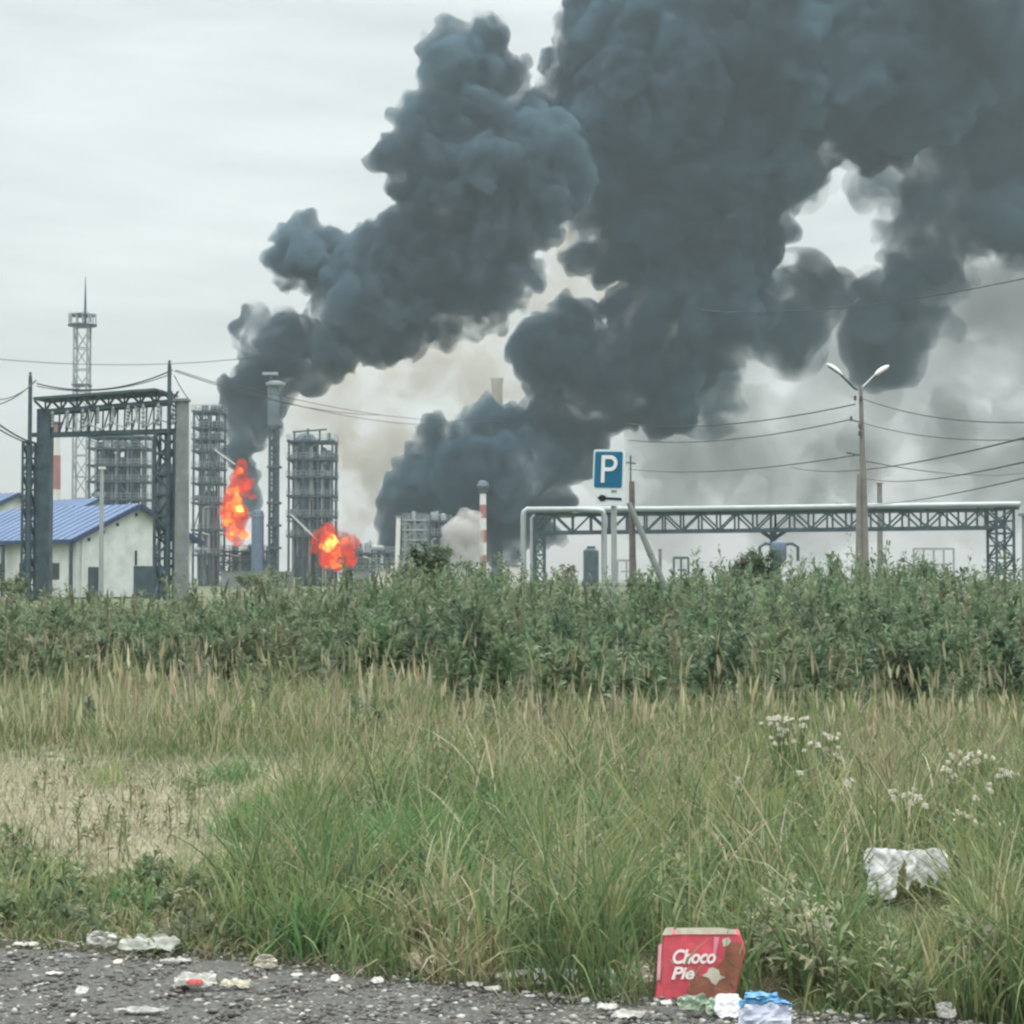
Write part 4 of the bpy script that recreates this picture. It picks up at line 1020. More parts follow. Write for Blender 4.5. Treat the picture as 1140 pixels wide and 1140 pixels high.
def fg_height(px, py):
    h = .13 + .20 / (1 + np.exp(-(px - 262) / 20.0))
    h = h + .10 * np.exp(-((px - 470) / 90.) ** 2) * (py < 985) - .08 * ell(px, py, 520, 985, 60, 22) - .12 * ell(px, py, 810, 930, 110, 26) - .09 * ell(px, py, 1010, 1030, 70, 30) - .10 * ell(px, py, 800, 1070, 110, 50)
    return h
X, Y = frustum(98000, 5.3, 11.5, r_, power=1.25)
px, py = pix(X, Y)
keep = (r_.uniform(0, 1, len(X)) < density(X, Y) * (.5 + .65 * np.clip(lowfreq(X, Y, .30, 31), -1, 1))) & (Y > verge(X) + .06 * lowfreq(X, Y, .25, 30) + .03 * r_.normal(0, 1, len(X))) & clear_of_litter(X, Y)
X, Y, px, py = X[keep], Y[keep], px[keep], py[keep]; n = len(X)
cl = lowfreq(X, Y, .42, 33); edge = np.clip((Y - verge(X)) / .45, .2, 1)
H = fg_height(px, py) * (1 + .75 * np.sign(cl) * np.abs(cl) ** .6) * (1 + .35 * lowfreq(X, Y, 1.1, 38)) * r_.uniform(.30, 1.3, n) ** 1.2 * (.45 + .55 * edge)
H = np.where(px < 270, H * .55 + .02, H); H = np.clip(H, .03, .62)
H = np.where((np.abs(px - 1008) < 56) & (Y < 7.25), np.minimum(H, np.clip((py - 1003) / F * Y, .02, 1)), H)
col = tones(px, py - H * .7 * F / Y, n, r_, X, Y)
v, f, c = blades(X, Y, H, r_.uniform(.004, .012, n), .55, col, 5, 1, .75)
o = link('grass', np_mesh('grass', v, f, c), m_grass); tag(o, 'green grass along the verge of the lay-by', 'grass', kind='stuff')
# single broad arching blades
X, Y = frustum(2600, 5.4, 9.5, r_, power=1.1); px, py = pix(X, Y)
k = (Y > verge(X) + .05) & ~((np.abs(px - 1008) < 70) & (Y < 7.25)) & clear_of_litter(X, Y) & (bare(X, Y) < .3) & (px > 240) & (lowfreq(X, Y, .5, 36) > -.2); X, Y, px, py = X[k], Y[k], px[k], py[k]; n = len(X)
H = r_.uniform(.25, .50, n) * np.where(ell(px, py, 800, 1000, 140, 120) > .4, .75, 1)
v, f, c = blades(X, Y, H, r_.uniform(.009, .017, n), .75, mixcol([(.12,.19,.08), (.16,.22,.10), (.20,.23,.12), (.09,.15,.06)], [3, 3, 1, 3], n, r_), 7, 7, 1.3)
o = link('broad_grass', np_mesh('broad_grass', v, f, c), m_grass); tag(o, 'broad arching grass leaves over the verge', 'grass', kind='stuff')
# separate tussocks, each its own tone, standing out of the even grass
tv = []
TU = [(415,985,.40,0),(455,965,.44,0),(500,950,.42,0),(535,955,.40,0),(470,1000,.40,0),(300,1040,.34,1),(345,1060,.30,0),(390,1050,.30,1),(560,1035,.30,0),(640,1040,.30,1),(690,1000,.30,0),(610,960,.30,2),
      (660,930,.34,0),(720,950,.30,1),(770,985,.26,2),(880,985,.30,0),(940,1000,.32,0),(930,1070,.30,0),(1060,1040,.30,2),(1110,1060,.34,1),(1100,985,.30,1),(1000,930,.32,3),(960,900,.34,3),(1030,905,.34,3),(1090,920,.30,1),
      (860,940,.28,1),(560,900,.34,2),(620,880,.36,1),(440,905,.34,1),(750,880,.34,2),(820,870,.32,3),(380,900,.26,1),(300,900,.20,2),(120,875,.22,1),(230,985,.18,2),(60,1000,.20,1),(150,1010,.16,0),(520,1085,.22,3),(480,1050,.28,3)]
for _ in range(46): TU.append((r_.uniform(250, 1180), r_.uniform(860, 1050), r_.uniform(.18, .34), int(r_.integers(0, 4))))
TP = [[(.12,.23,.085), (.16,.27,.10), (.09,.18,.075)], [(.25,.30,.13), (.20,.27,.11), (.30,.33,.16)], [(.33,.35,.19), (.27,.31,.15), (.38,.37,.22)], [(.42,.39,.25), (.34,.31,.19), (.27,.25,.14)]]
for i_, (tx, ty, th_, tp) in enumerate(TU):
    Yt = EYE * F / (ty - 645); Xt = (tx - 570) / F * Yt; m_ = int(r_.integers(90, 190)); sp = r_.uniform(.06, .13)
    xx = r_.normal(Xt, sp, m_); yy = r_.normal(Yt, sp, m_); q_ = (yy > verge(xx)) & clear_of_litter(xx, yy) & ~((np.abs(pix(xx, yy)[0] - 1008) < 62) & (yy < 7.3)); xx, yy = xx[q_], yy[q_]
    if len(xx): tv.append(blades(xx, yy, th_ * r_.uniform(.55, 1.15, len(xx)), r_.uniform(.005, .013, len(xx)), r_.uniform(.35, .8), mixcol(TP[tp], [1] * 3, len(xx), r_, .15), 5, 500 + i_, r_.uniform(.5, 1.3)))
v, f, c = merge(tv)
o = link('tussock_grass', np_mesh('tussock_grass', v, f, c), m_grass); tag(o, 'separate grass tussocks, some fresh green and some straw coloured', 'grass', kind='stuff')
# 2. mixed meadow behind it
X, Y = frustum(112000, 10.0, 21.5, r_, power=.9)
keep = (r_.uniform(0, 1, len(X)) < (1 - .87 * bare(X, Y)) * (.55 + .5 * np.clip(lowfreq(X, Y, .7, 41), -1, 1)))
X, Y = X[keep], Y[keep]; px, py = pix(X, Y); n = len(X)
H = (.16 + .16 * np.clip((Y - 12.0) / 3, 0, 1)) * (1 + .5 * lowfreq(X, Y, .7, 43)) * r_.uniform(.4, 1.3, n)
H *= np.where(px < 340, np.clip((Y - 11.5) / 3.0, .25, 1), 1) * np.where(px > 620, .85, 1)
H = np.clip(H, .04, .7)
col = tones(px, py - H * .6 * F / Y, n, r_, X, Y)
v, f, c = blades(X, Y, H, r_.uniform(.006, .013, n), .40, col, 4, 2, .5)
o = link('meadow_grass', np_mesh('meadow_grass', v, f, c), m_grass); tag(o, 'half dry meadow grass between the verge and the weeds', 'grass', kind='stuff')
# old thatch: short broken stems lying in the grass and spilling onto the stones
X, Y = frustum(16000, 5.5, 12.5, r_, power=1.2); k = (Y > verge(X) - .12 * r_.uniform(0, 1, len(X)) ** 2) & clear_of_litter(X, Y); X, Y = X[k], Y[k]; n = len(X)
v, f, c = blades(X, Y, r_.uniform(.02, .10, n), r_.uniform(.002, .006, n), 2.2, mixcol([(.34,.31,.20), (.22,.19,.11), (.14,.12,.07), (.42,.40,.30)], [3, 3, 3, 1], n, r_), 3, 8, 1.2, z0=hill(X, Y) + .012)
o = link('thatch', np_mesh('thatch', v, f, c), m_grass); tag(o, 'brown broken stems lying along the gravel edge', 'thatch', kind='stuff')
# sparse dead stalks over the bare patches
X, Y = frustum(22000, 8.0, 14.0, r_); b_ = bare(X, Y); k = (b_ > .12); X, Y = X[k], Y[k]; n = len(X)
col = mixcol([(.36,.34,.24), (.24,.24,.14), (.13,.17,.08), (.44,.42,.32)], [4, 2, 2, 4], n, r_)
v, f, c = blades(X, Y, r_.uniform(.03, .17, n), r_.uniform(.003, .006, n), .6, col, 3, 3, .5)
o = link('straw', np_mesh('straw', v, f, c), m_grass); tag(o, 'sparse dead straw over the bare pale patch', 'straw', kind='stuff')
# dark dead forbs standing on the bare patches
pts = [(r_.uniform(-20, 380), r_.uniform(880, 965)) for _ in range(42)]
Y = EYE * F / (np.array([p[1] for p in pts]) - 645); X = (np.array([p[0] for p in pts]) - 570) / F * Y; n = len(X)
LATE_FORBS = (X, Y)
# 3. reed grass with dry plumes
def plumes(X, Y, H, hl, hw, cols, seed, spread=.22):
    """thin stalks each ended by a spindle of seed, three crossed leaves wide"""
    n = len(X); rr = np.random.default_rng(seed); Z = hill(X, Y)
    az = rr.uniform(0, 6.28, n); ln = spread * rr.uniform(.1, 1, n); dx, dy = np.cos(az) * ln, np.sin(az) * ln * .5
    st = blades(X, Y, H, np.full(n, .005), 0.001, cols * .85, 3, seed, 0)
    # lean the stalks by hand
    V0 = st[0].reshape(n, -1, 3); tz = (V0[..., 2] - Z[:, None]) / H[:, None]
    V0[..., 0] += dx[:, None] * H[:, None] * tz ** 1.6; V0[..., 1] += dy[:, None] * H[:, None] * tz ** 1.6
    parts = [(V0.reshape(-1, 3), st[1], st[2])]
    top = np.stack([X + dx * H, Y + dy * H, Z + H], -1); dirv = np.stack([dx * 1.6, dy * 1.6, np.ones(n)], -1); dirv /= np.linalg.norm(dirv, axis=1, keepdims=True)
    m_ = 7; tt = np.linspace(0, 1, m_); prof = np.array([.15, .75, 1, .9, .7, .4, .08])
    for kf in range(3):
        a = kf * np.pi / 3 + rr.uniform(0, 1, n); sd = np.stack([np.cos(a), np.sin(a), 0 * a], -1)
        w = prof[None] * hw[:, None] * .5 * rr.uniform(.6, 1.25, (n, m_))
        c_ = top[:, None] + dirv[:, None] * (hl[:, None] * (tt - .15)[None])[..., None]
        c_ = c_ + (np.array([1, .3, -.25])[None, None] * (dx / .2)[:, None, None] * (hl[:, None] * .16 * tt[None] ** 2)[..., None])
        L = c_ - sd[:, None] * w[..., None]; Rr_ = c_ + sd[:, None] * w[..., None]
        V = np.stack([L, Rr_], 2).reshape(n, -1, 3); kk = V.shape[1]; b0 = np.arange(n) * kk
        f = np.concatenate([np.stack([b0 + 2*s, b0 + 2*s + 1, b0 + 2*s + 3, b0 + 2*s + 2], -1) for s in range(m_ - 1)])
        parts.append((V.reshape(-1, 3), f, np.repeat((cols * rr.uniform(.85, 1.15, (n, 1)))[:, None], kk, 1).reshape(-1, 3)))
    return merge(parts)
def at_top(pxs, pys, Yd):
    return (np.array(pxs) - 570) / F * Yd, EYE - (np.array(pys) - 645) / F * Yd
# broad scatter
X, Y = frustum(1700, 12.5, 21.0, r_, power=.8); px, py = pix(X, Y)
k = r_.uniform(0, 1, len(X)) < np.clip(.35 + .5 * lowfreq(X, Y, 1.6, 51) + .25 * np.exp(-((px - 140) / 90.) ** 2) + .2 * np.exp(-((px - 1000) / 130.) ** 2), .05, 1); X, Y = X[k], Y[k]; n = len(X)
H = r_.uniform(.36, .66, n) * (1 + .2 * lowfreq(X, Y, 1.1, 52))
v1 = plumes(X, Y, H, r_.uniform(.10, .22, n), r_.uniform(.012, .026, n), mixcol([(.38,.365,.24), (.32,.32,.195), (.42,.405,.29), (.25,.27,.15)], [3, 3, 2, 2], n, r_), 61)
# the tall pale clusters
cl_ = []
for cx, cy, sx, sy, k, Yd in ((160, 745, 45, 18, 46, 15.0), (50, 765, 45, 12, 26, 14.5), (215, 752, 22, 15, 16, 15.5), (440, 752, 34, 16, 26, 15.5), (468, 738, 14, 8, 9, 16), (560, 775, 40, 14, 18, 15), (330, 765, 60, 16, 14, 15),
                              (640, 765, 40, 14, 16, 15.5), (740, 790, 60, 14, 20, 15), (870, 760, 70, 18, 20, 15.5), (1010, 800, 50, 18, 40, 14.5), (1090, 790, 45, 18, 22, 15), (1000, 775, 80, 14, 26, 16), (700, 800, 50, 20, 14, 14.5)):
    for _ in range(k): cl_.append((r_.normal(cx, sx), r_.normal(cy, sy), Yd + r_.normal(0, .5)))
cl_ = np.array(cl_); X, H = at_top(cl_[:, 0], cl_[:, 1], cl_[:, 2]); hl = r_.uniform(.16, .30, len(X)); H = np.clip(H - hl * .85, .12, 1.0)
v2 = plumes(X, cl_[:, 2], H, hl, r_.uniform(.018, .034, len(X)), mixcol([(.54,.505,.36), (.47,.44,.30), (.60,.57,.43)], [3, 3, 2], len(X), r_, .15), 62, .14)
# finer plumes through the nearer grass, thick where the meadow is tan
X, Y = frustum(2600, 8.3, 13.5, r_, 1.05); px, py = pix(X, Y); k = (px > 330) & (bare(X, Y) < .3) & (r_.uniform(0, 1, len(X)) < .25 + .9 * ell(px, py - 60, 1000, 850, 90, 70) + .4 * lowfreq(X, Y, .9, 66)); X, Y = X[k], Y[k]; n = len(X)
H = r_.uniform(.22, .42, n); v3 = plumes(X, Y, H, r_.uniform(.07, .15, n), r_.uniform(.007, .016, n), mixcol([(.44,.41,.28), (.36,.34,.22), (.28,.30,.17), (.40,.34,.26)], [2, 3, 2, 2], n, r_), 63, .35)
v, f, c = merge([v1, v2, v3])
o = link('reed_grass', np_mesh('reed_grass', v, f, c), m_grass); tag(o, 'dry tan seed plumes of reed grass before the weeds', 'reeds', kind='stuff')

# 4. leafy weeds: stems with hanging leaves
def leaves(base, dirv, L, Wd, col, rr):
    """one folded leaf (two quads) for each row; base (n,3), direction (n,3)"""
    n = len(base); up = np.array([0, 0, 1.0]); sd = np.cross(dirv, up); sd /= np.linalg.norm(sd, axis=1, keepdims=True) + 1e-6
    tw = rr.normal(0, .5, (n, 1)); nr = np.cross(sd, dirv); sd = sd * np.cos(tw) + nr * np.sin(tw)
    midp = base + dirv * (L * .5)[:, None] - up * (L * .02)[:, None]; tip = base + dirv * L[:, None] - up * (L * rr.uniform(.05, .5, n))[:, None]
    V = np.stack([base, midp - sd * (Wd * .5)[:, None] + nr * (Wd * .15)[:, None], midp, midp + sd * (Wd * .5)[:, None] + nr * (Wd * .15)[:, None], tip], 1)
    b = np.arange(n) * 5
    f = np.concatenate([np.stack([b, b + 1, b + 4, b + 2], -1), np.stack([b, b + 2, b + 4, b + 3], -1)])
    return V.reshape(-1, 3), f, np.repeat(col[:, None], 5, 1).reshape(-1, 3)
def weeds(X, Y, H, nl, Lr, Wr, pal, wts, seed, z0=0.0, spread=.35, stemcol=(.11,.13,.07), plume=0):
    rr = np.random.default_rng(seed); n = len(X)
    az = rr.uniform(0, 6.28, n); ln = rr.uniform(.02, .22, n); ex, ey = np.cos(az) * ln, np.sin(az) * ln
    pc = mixcol(pal, wts, n, rr, .15)
    if n > 350:      # drier, browner stands among the green
        q = np.clip(.05 + .35 * lowfreq(X, Y, 4.0, 301) - X / 24, 0, .6)[:, None]; pc = pc * (1 - q) + mixcol([(.19,.19,.125), (.22,.205,.15), (.17,.19,.11)], [1, 1, 1], n, rr, .1) * q
    idx = np.repeat(np.arange(n), nl); m_ = len(idx); t = rr.uniform(.12, 1.0, m_) ** .75
    h = H[idx]; base = np.stack([X[idx] + ex[idx] * h * t ** 1.6, Y[idx] + ey[idx] * h * t ** 1.6, z0 + h * t], -1)
    a = rr.uniform(0, 6.28, m_); el = rr.normal(.45, .35, m_) + .5 * t; dirv = np.stack([np.cos(a) * np.cos(el), np.sin(a) * np.cos(el), np.sin(el)], -1)
    off = spread * rr.uniform(0, 1, m_) * (1.15 - t) * h * .35; base = base + dirv * off[:, None] * np.array([1, 1, .6])
    L = rr.uniform(*Lr, m_) * (1.1 - .45 * t); W_ = L * rr.uniform(*Wr, m_)
    v = leaves(base, dirv, L, W_, np.clip(pc[idx] * rr.uniform(.7, 1.35, (m_, 1)), 0, 1), rr)
    st = blades(X, Y, H, np.full(n, .012), .001, np.tile(np.array(stemcol), (n, 1)), 3, seed, 0, z0=np.full(n, z0))
    V0 = st[0].reshape(n, -1, 3); tz = (V0[..., 2] - z0) / H[:, None]
    V0[..., 0] += ex[:, None] * H[:, None] * tz ** 1.6; V0[..., 1] += ey[:, None] * H[:, None] * tz ** 1.6
    return merge([v, (V0.reshape(-1, 3), st[1], st[2])])
WEED = [(.120,.185,.105), (.158,.225,.13), (.088,.138,.082), (.19,.245,.14), (.22,.24,.165)]
r_ = np.random.default_rng(77)
def top_row(px):        # the skyline of the weeds, row of the photograph
    return np.interp(px, [-100, 0, 60, 200, 260, 330, 420, 500, 560, 640, 700, 780, 860, 950, 1010, 1060, 1140, 1300],
                     [662, 658, 664, 662, 652, 650, 642, 634, 645, 650, 655, 646, 632, 632, 630, 636, 648, 655])
allp = []
for (n0, y0, y1, nl, frac, seed) in ((420, 16.8, 20, 100, .50, 9), (700, 19.5, 23, 95, .62, 1), (1000, 22.5, 27, 80, .80, 2), (1300, 26, 33, 62, .94, 3), (1100, 32, 42, 44, 1.0, 4)):
    X, Y = frustum(n0, y0, y1, r_, 1.08); px, py = pix(X, Y)
    Ht = (EYE - (top_row(px) - 645) / F * Y); H = Ht * frac * r_.uniform(.62, 1.10, n0) * (1 + .20 * lowfreq(X, Y, 1.6, 71) + .16 * lowfreq(X, Y, 4.5, 72))
    left = np.clip((430 - px) / 260, 0, 1); H = H * (1 - .22 * left * (Y < 30))
    H = np.clip(H, .3, 2.2)
    if y0 < 17: k = (px > 520 + 60 * lowfreq(X, Y, 2, 5)); X, Y, H = X[k], Y[k], H[k]
    allp.append(weeds(X, Y, H, nl, (.09, .24), (.18, .36), WEED, [4, 4, 3, 2, 1.2], seed + 80, z0=0 if y1 < 31 else -.05))
v, f, c = merge(allp)
m_weed = attr_mat('weed_leaf', .65, .38, .2)
o = link('weeds', np_mesh('weeds', v, f, c), m_weed); tag(o, 'dense bank of dark green mugwort-like weeds before the refinery', 'weeds', kind='stuff')
# stragglers in front of the bank, thinning into the meadow
X, Y = frustum(420, 14.2, 20.5, r_, 1.08, .6); k = lowfreq(X, Y, 2.2, 88) > -.1; X, Y = X[k], Y[k]
va = weeds(X, Y, r_.uniform(.22, .55, len(X)) * (.7 + .06 * (Y - 14)), 46, (.07, .17), (.16, .34), WEED, [2, 4, 1, 4, 3], 99)
o = link('sparse_weeds', np_mesh('sparse_weeds', *va), m_weed); tag(o, 'shorter weeds straggling out in front of the weed bank', 'weeds', kind='stuff')
# feathery tall stems standing out of the bank
X, Y = frustum(230, 20.5, 31, r_, 1.05); px, py = pix(X, Y); H = (EYE - (top_row(px) - 645) / F * Y) * r_.uniform(.72, 1.1, len(X))
v1 = plumes(X, Y, H * .85, r_.uniform(.15, .32, len(X)), r_.uniform(.02, .05, len(X)), mixcol([(.14,.18,.095), (.18,.20,.12), (.23,.235,.15), (.27,.26,.17)], [4, 3, 2, 1], len(X), r_), 91, .2)
o = link('tall_grass', np_mesh('tall_grass', *v1), m_weed); tag(o, 'feathery grass stems standing out of the weeds', 'grass', kind='stuff')
# broad-leaved low growth on the near left and pale leafy plants near the carton
X, Y = frustum(1900, 6.3, 12, r_, 1.1); px, py = pix(X, Y)
k = (Y > verge(X) + .12) & clear_of_litter(X, Y) & (((px < 330) & (Y < 7.9)) | ((px > 330) & (lowfreq(X, Y, .6, 55) > .1))) & (bare(X, Y) < .35); X, Y = X[k], Y[k]
a_ = weeds(X, Y, r_.uniform(.05, .13, len(X)) * np.where(X / Y * F + 570 > 330, 2.3, 1), 26, (.035, .075), (.25, .5), [(.15,.21,.11), (.19,.25,.135), (.11,.165,.09), (.27,.28,.17)], [3, 3, 2, 1], 95, spread=.8)
pts = []
for cx, cy, sx, sy, k in ((895, 1052, 20, 8, 26), (860, 1040, 14, 8, 16), (920, 1075, 16, 8, 12), (990, 1090, 12, 10, 10), (1085, 1075, 14, 8, 10), (430, 900, 14, 6, 8)):
    for _ in range(k): pts.append((r_.normal(cx, sx), r_.normal(cy, sy)))
pts = np.array(pts); Y = EYE * F / (pts[:, 1] - 645 + 34); X = (pts[:, 0] - 570) / F * Y
b_ = weeds(X, Y, r_.uniform(.12, .3, len(X)), 20, (.04, .085), (.22, .4), [(.32,.34,.22), (.38,.38,.26), (.20,.25,.14)], [3, 2, 3], 96, spread=.6)
X, Y = LATE_FORBS
c_ = weeds(X, Y, r_.uniform(.06, .22, len(X)), 22, (.03, .07), (.2, .4), [(.13,.14,.08), (.17,.20,.10), (.10,.15,.07)], [2, 2, 2], 97, spread=.7, stemcol=(.15,.15,.09))
v, f, c = merge([a_, b_, c_])
o = link('low_weeds', np_mesh('low_weeds', v, f, c), m_weed); tag(o, 'low broad-leaved weeds among the verge grass', 'weeds', kind='stuff')

# 5. bushes on the skyline, each a plant of its own
def bush(label, px, Y, rows, rad, nl, pal, seed, leaf=.12, name='bush', cat='bush'):
    rr = np.random.default_rng(seed); x = x_at(px, Y); top = z_at(rows, Y); o = thing(name, label, cat, (x, Y, 0), 0, 'bushes on the skyline')
    sb = MB(); P_, D_ = [], []
    R2 = random.Random(seed); r0 = S(rad, Y)
    for i in range(9):
        a = R2.uniform(0, 6.28); sp = R2.uniform(.15, 1) * r0; hh = top * R2.uniform(.7, 1.0)
        p1 = Vector((x + math.cos(a) * sp * .3, Y + math.sin(a) * sp * .3, hh * .5)); p2 = Vector((x + math.cos(a) * sp, Y + math.sin(a) * sp, hh * .93))
        sb.tube([(x, Y, -.05), p1, p2], [.035, .022, .007], 6)
        for j in range(5):
            k = R2.uniform(.25, 1); q = p1.lerp(p2, k); e = q + Vector((R2.gauss(0, .2), R2.gauss(0, .2), R2.uniform(.05, .3))) * r0
            sb.tube([q, e], [.012, .004], 5); P_ += [q.lerp(e, u) for u in (.3, .6, .85, 1)]
    sb.build('trunk', mat('bush_bark', (.09, .075, .055), .9) if 'bark_' not in M else M['bark_'], o)
    P_ = np.array(P_); i = rr.integers(0, len(P_), nl); base = P_[i] + rr.normal(0, .10 * r0, (nl, 3)) * rr.uniform(.2, 1.2, (nl, 1))
    base[:, 2] = np.maximum(base[:, 2], .05)
    a = rr.uniform(0, 6.28, nl); el = rr.normal(.25, .5, nl); dv = np.stack([np.cos(a) * np.cos(el), np.sin(a) * np.cos(el), np.sin(el)], -1)
    L = rr.uniform(.6, 1.3, nl) * leaf
    v, f, c = leaves(base, dv, L, L * rr.uniform(.35, .6, nl), mixcol(pal, [1] * len(pal), nl, rr, .3), rr)
    v = v - np.array(o.location)
    link('crown', np_mesh('crown', v, f, c), m_weed, o)
    return o
M['bark_'] = mat('bush_bark', (.09, .075, .055), .9, var=.3, scale=9)
GB = [(.080,.130,.070), (.11,.165,.085), (.058,.098,.055), (.14,.17,.09)]
RB = [(.12,.11,.08), (.15,.13,.10), (.09,.11,.065)]
bush('tall loose green bush rising before the low pale decks', 482, 46, 598, 30, 2300, GB, 1, .13)
bush('wide green bush left of the tall loose bush', 452, 45, 624, 26, 1500, GB, 2, .12)
bush('green bush below the white steam puff', 535, 44, 622, 34, 1700, GB, 3, .12)
bush('brownish bush left of the blue-grey drum', 815, 60, 616, 26, 1500, RB + GB[:1], 4, .15)
bush('dark bush round the foot of the blue-grey drum', 845, 58, 608, 26, 1500, GB[:3], 5, .15)
bush('spreading bush right of the street lamp foot', 1035, 56, 628, 34, 2200, GB, 6, .13)
bush('small dark bush between street lamp and plain grey pole', 990, 57, 634, 16, 800, GB, 7, .13)
bush('thin upright bush just left of the street lamp foot', 925, 50, 612, 18, 900, GB, 8, .12)
bush('low bush at the foot of the pipe bridge end tower', 1092, 60, 642, 22, 900, GB, 9, .13)
bush('small bush at the foot of the utility pole', 708, 56, 637, 18, 900, RB + GB[:2], 10, .12)
bush('bush at the foot of the leaning strut', 762, 60, 638, 26, 1100, GB, 11, .13)
bush('low bush below the fires', 300, 62, 640, 40, 1500, GB + [(.14,.15,.09)], 12, .13)
bush('low bush at the corner of the white building', 20, 62, 640, 30, 1000, GB + RB[:1], 13, .13)
bush('thin bush between the pipe bridge foot and the silo', 625, 58, 628, 22, 700, RB + GB[:1], 14, .12)
bush('low bush below the small fire', 400, 60, 643, 34, 1200, GB, 15, .12)

# 6. white-headed flowers
m_fl = mat('flower_white', (.60, .58, .50), .7, var=.12, scale=60)
m_ctr = mat('flower_heart', (.50, .42, .16), .8)
m_stem = mat('flower_stem', (.09, .13, .05), .7)
def flower_plant(label, heads, Y, seed, size=1.0):
    R2 = random.Random(seed); x0 = sum(h[0] for h in heads) / len(heads); xg = x_at(x0, Y); o = thing('white_flower', label, 'flower', (xg, Y, 0), 0, 'white flowers in the meadow')
    sb = MB()
    heads = heads + [(a_ + R2.uniform(-9, 9), b_ + R2.uniform(-2, 10)) for a_, b_ in heads]
    for px, py in heads:
        y = Y + R2.uniform(-.12, .12); hd = P(px + R2.uniform(-1, 1), py, y); mid = Vector((xg, Y, 0)).lerp(hd, .55) + Vector((R2.uniform(-.03, .03), 0, .02))
        sb.tube([(xg, Y, -.02), mid, hd], [.004, .003, .002], 5)
        hb = MB(); r = R2.uniform(.020, .032) * size; tl_ = Matrix.Rotation(R2.uniform(-.5, .5), 3, 'X') @ Matrix.Rotation(R2.uniform(-.6, .6), 3, 'Y')
        for k in range(13):         # petals
            a = 2 * math.pi * k / 13; q = []
            for s_, ww in ((.25, .0), (.7, .16), (1.0, .0), (.7, -.16)):
                q.append(hd + tl_ @ Vector((math.cos(a + ww) * r * s_, math.sin(a + ww) * r * s_, .006 - .010 * s_)))
            hb.add(q + [p_ - Vector((0, 0, .0015)) for p_ in q], [(0,1,2,3), (7,6,5,4)])
        for k in range(9):
            a = R2.uniform(0, 6.28); rr_ = r * R2.uniform(.1, .75); c_ = hd + tl_ @ Vector((math.cos(a) * rr_, math.sin(a) * rr_, .004))
            hb.lathe((c_.x, c_.y), [(.003, c_.z - .004), (.007 * size, c_.z + .002), (.004, c_.z + .008)], 6)
        h_ = hb.build('flower_head', m_fl, o)
        cb = MB(); cb.lathe((hd.x, hd.y), [(.007 * size, hd.z), (.009 * size, hd.z + .006), (.004, hd.z + .011)], 8); cb.build('heart', m_ctr, h_)
    sb.build('stem', m_stem, o)
FL = [('white flowers in a tight bunch at the top left of the meadow flowers', [(857,806),(862,801),(868,812),(874,804),(881,802),(873,815)], 10.3),
 ('white flowers just right of the tight bunch', [(884,826),(866,799),(858,822),(892,802),(897,800)], 10.2),
 ('white flowers in a row above the dry plumes', [(919,818),(926,820),(931,823),(923,826),(934,818)], 10.4),
 ('pair of white flowers under that row', [(902,828),(910,830),(930,840)], 9.9),
 ('single white flower low over the green tuft', [(892,862)], 8.9),
 ('single dull flower at the left of the meadow flowers', [(824,871),(822,868)], 8.6),
 ('large pale drooping flower above the crumpled bag', [(1013,885),(1018,880),(1022,888),(1020,893)], 8.2),
 ('small pale flower beside the large drooping one', [(995,888),(992,882)], 8.2),
 ('bunch of dull white flowers beside the dry plumes', [(1060,842),(1068,838),(1076,845),(1070,852),(1081,840)], 9.5),
 ('two white flowers just right of that bunch', [(1090,840),(1097,843),(1088,848)], 9.5),
 ('bright white flowers at the right edge, highest there', [(1114,858),(1120,862),(1126,862),(1118,866),(1133,864)], 8.9),
 ('white flower below the bright ones', [(1101,874),(1096,880)], 8.6),
 ('white flower with a dark heart low at the right', [(1066,905),(1070,908)], 7.9),
 ('two small white flowers beside the dark-hearted one', [(1081,910),(1086,916)], 7.9),
 ('pale flower nearest the right edge', [(1124,926),(1131,932),(1118,918)], 7.6),
 ('faint flower over the grass right of the carton', [(946,874),(950,870)], 8.8),
 ('small white flowers left of the bright ones', [(1055,858),(1050,856),(1058,866)], 9.0)]
for i, (lb_, hs, Yf) in enumerate(FL): flower_plant(lb_, hs, Yf, 200 + i, .68)
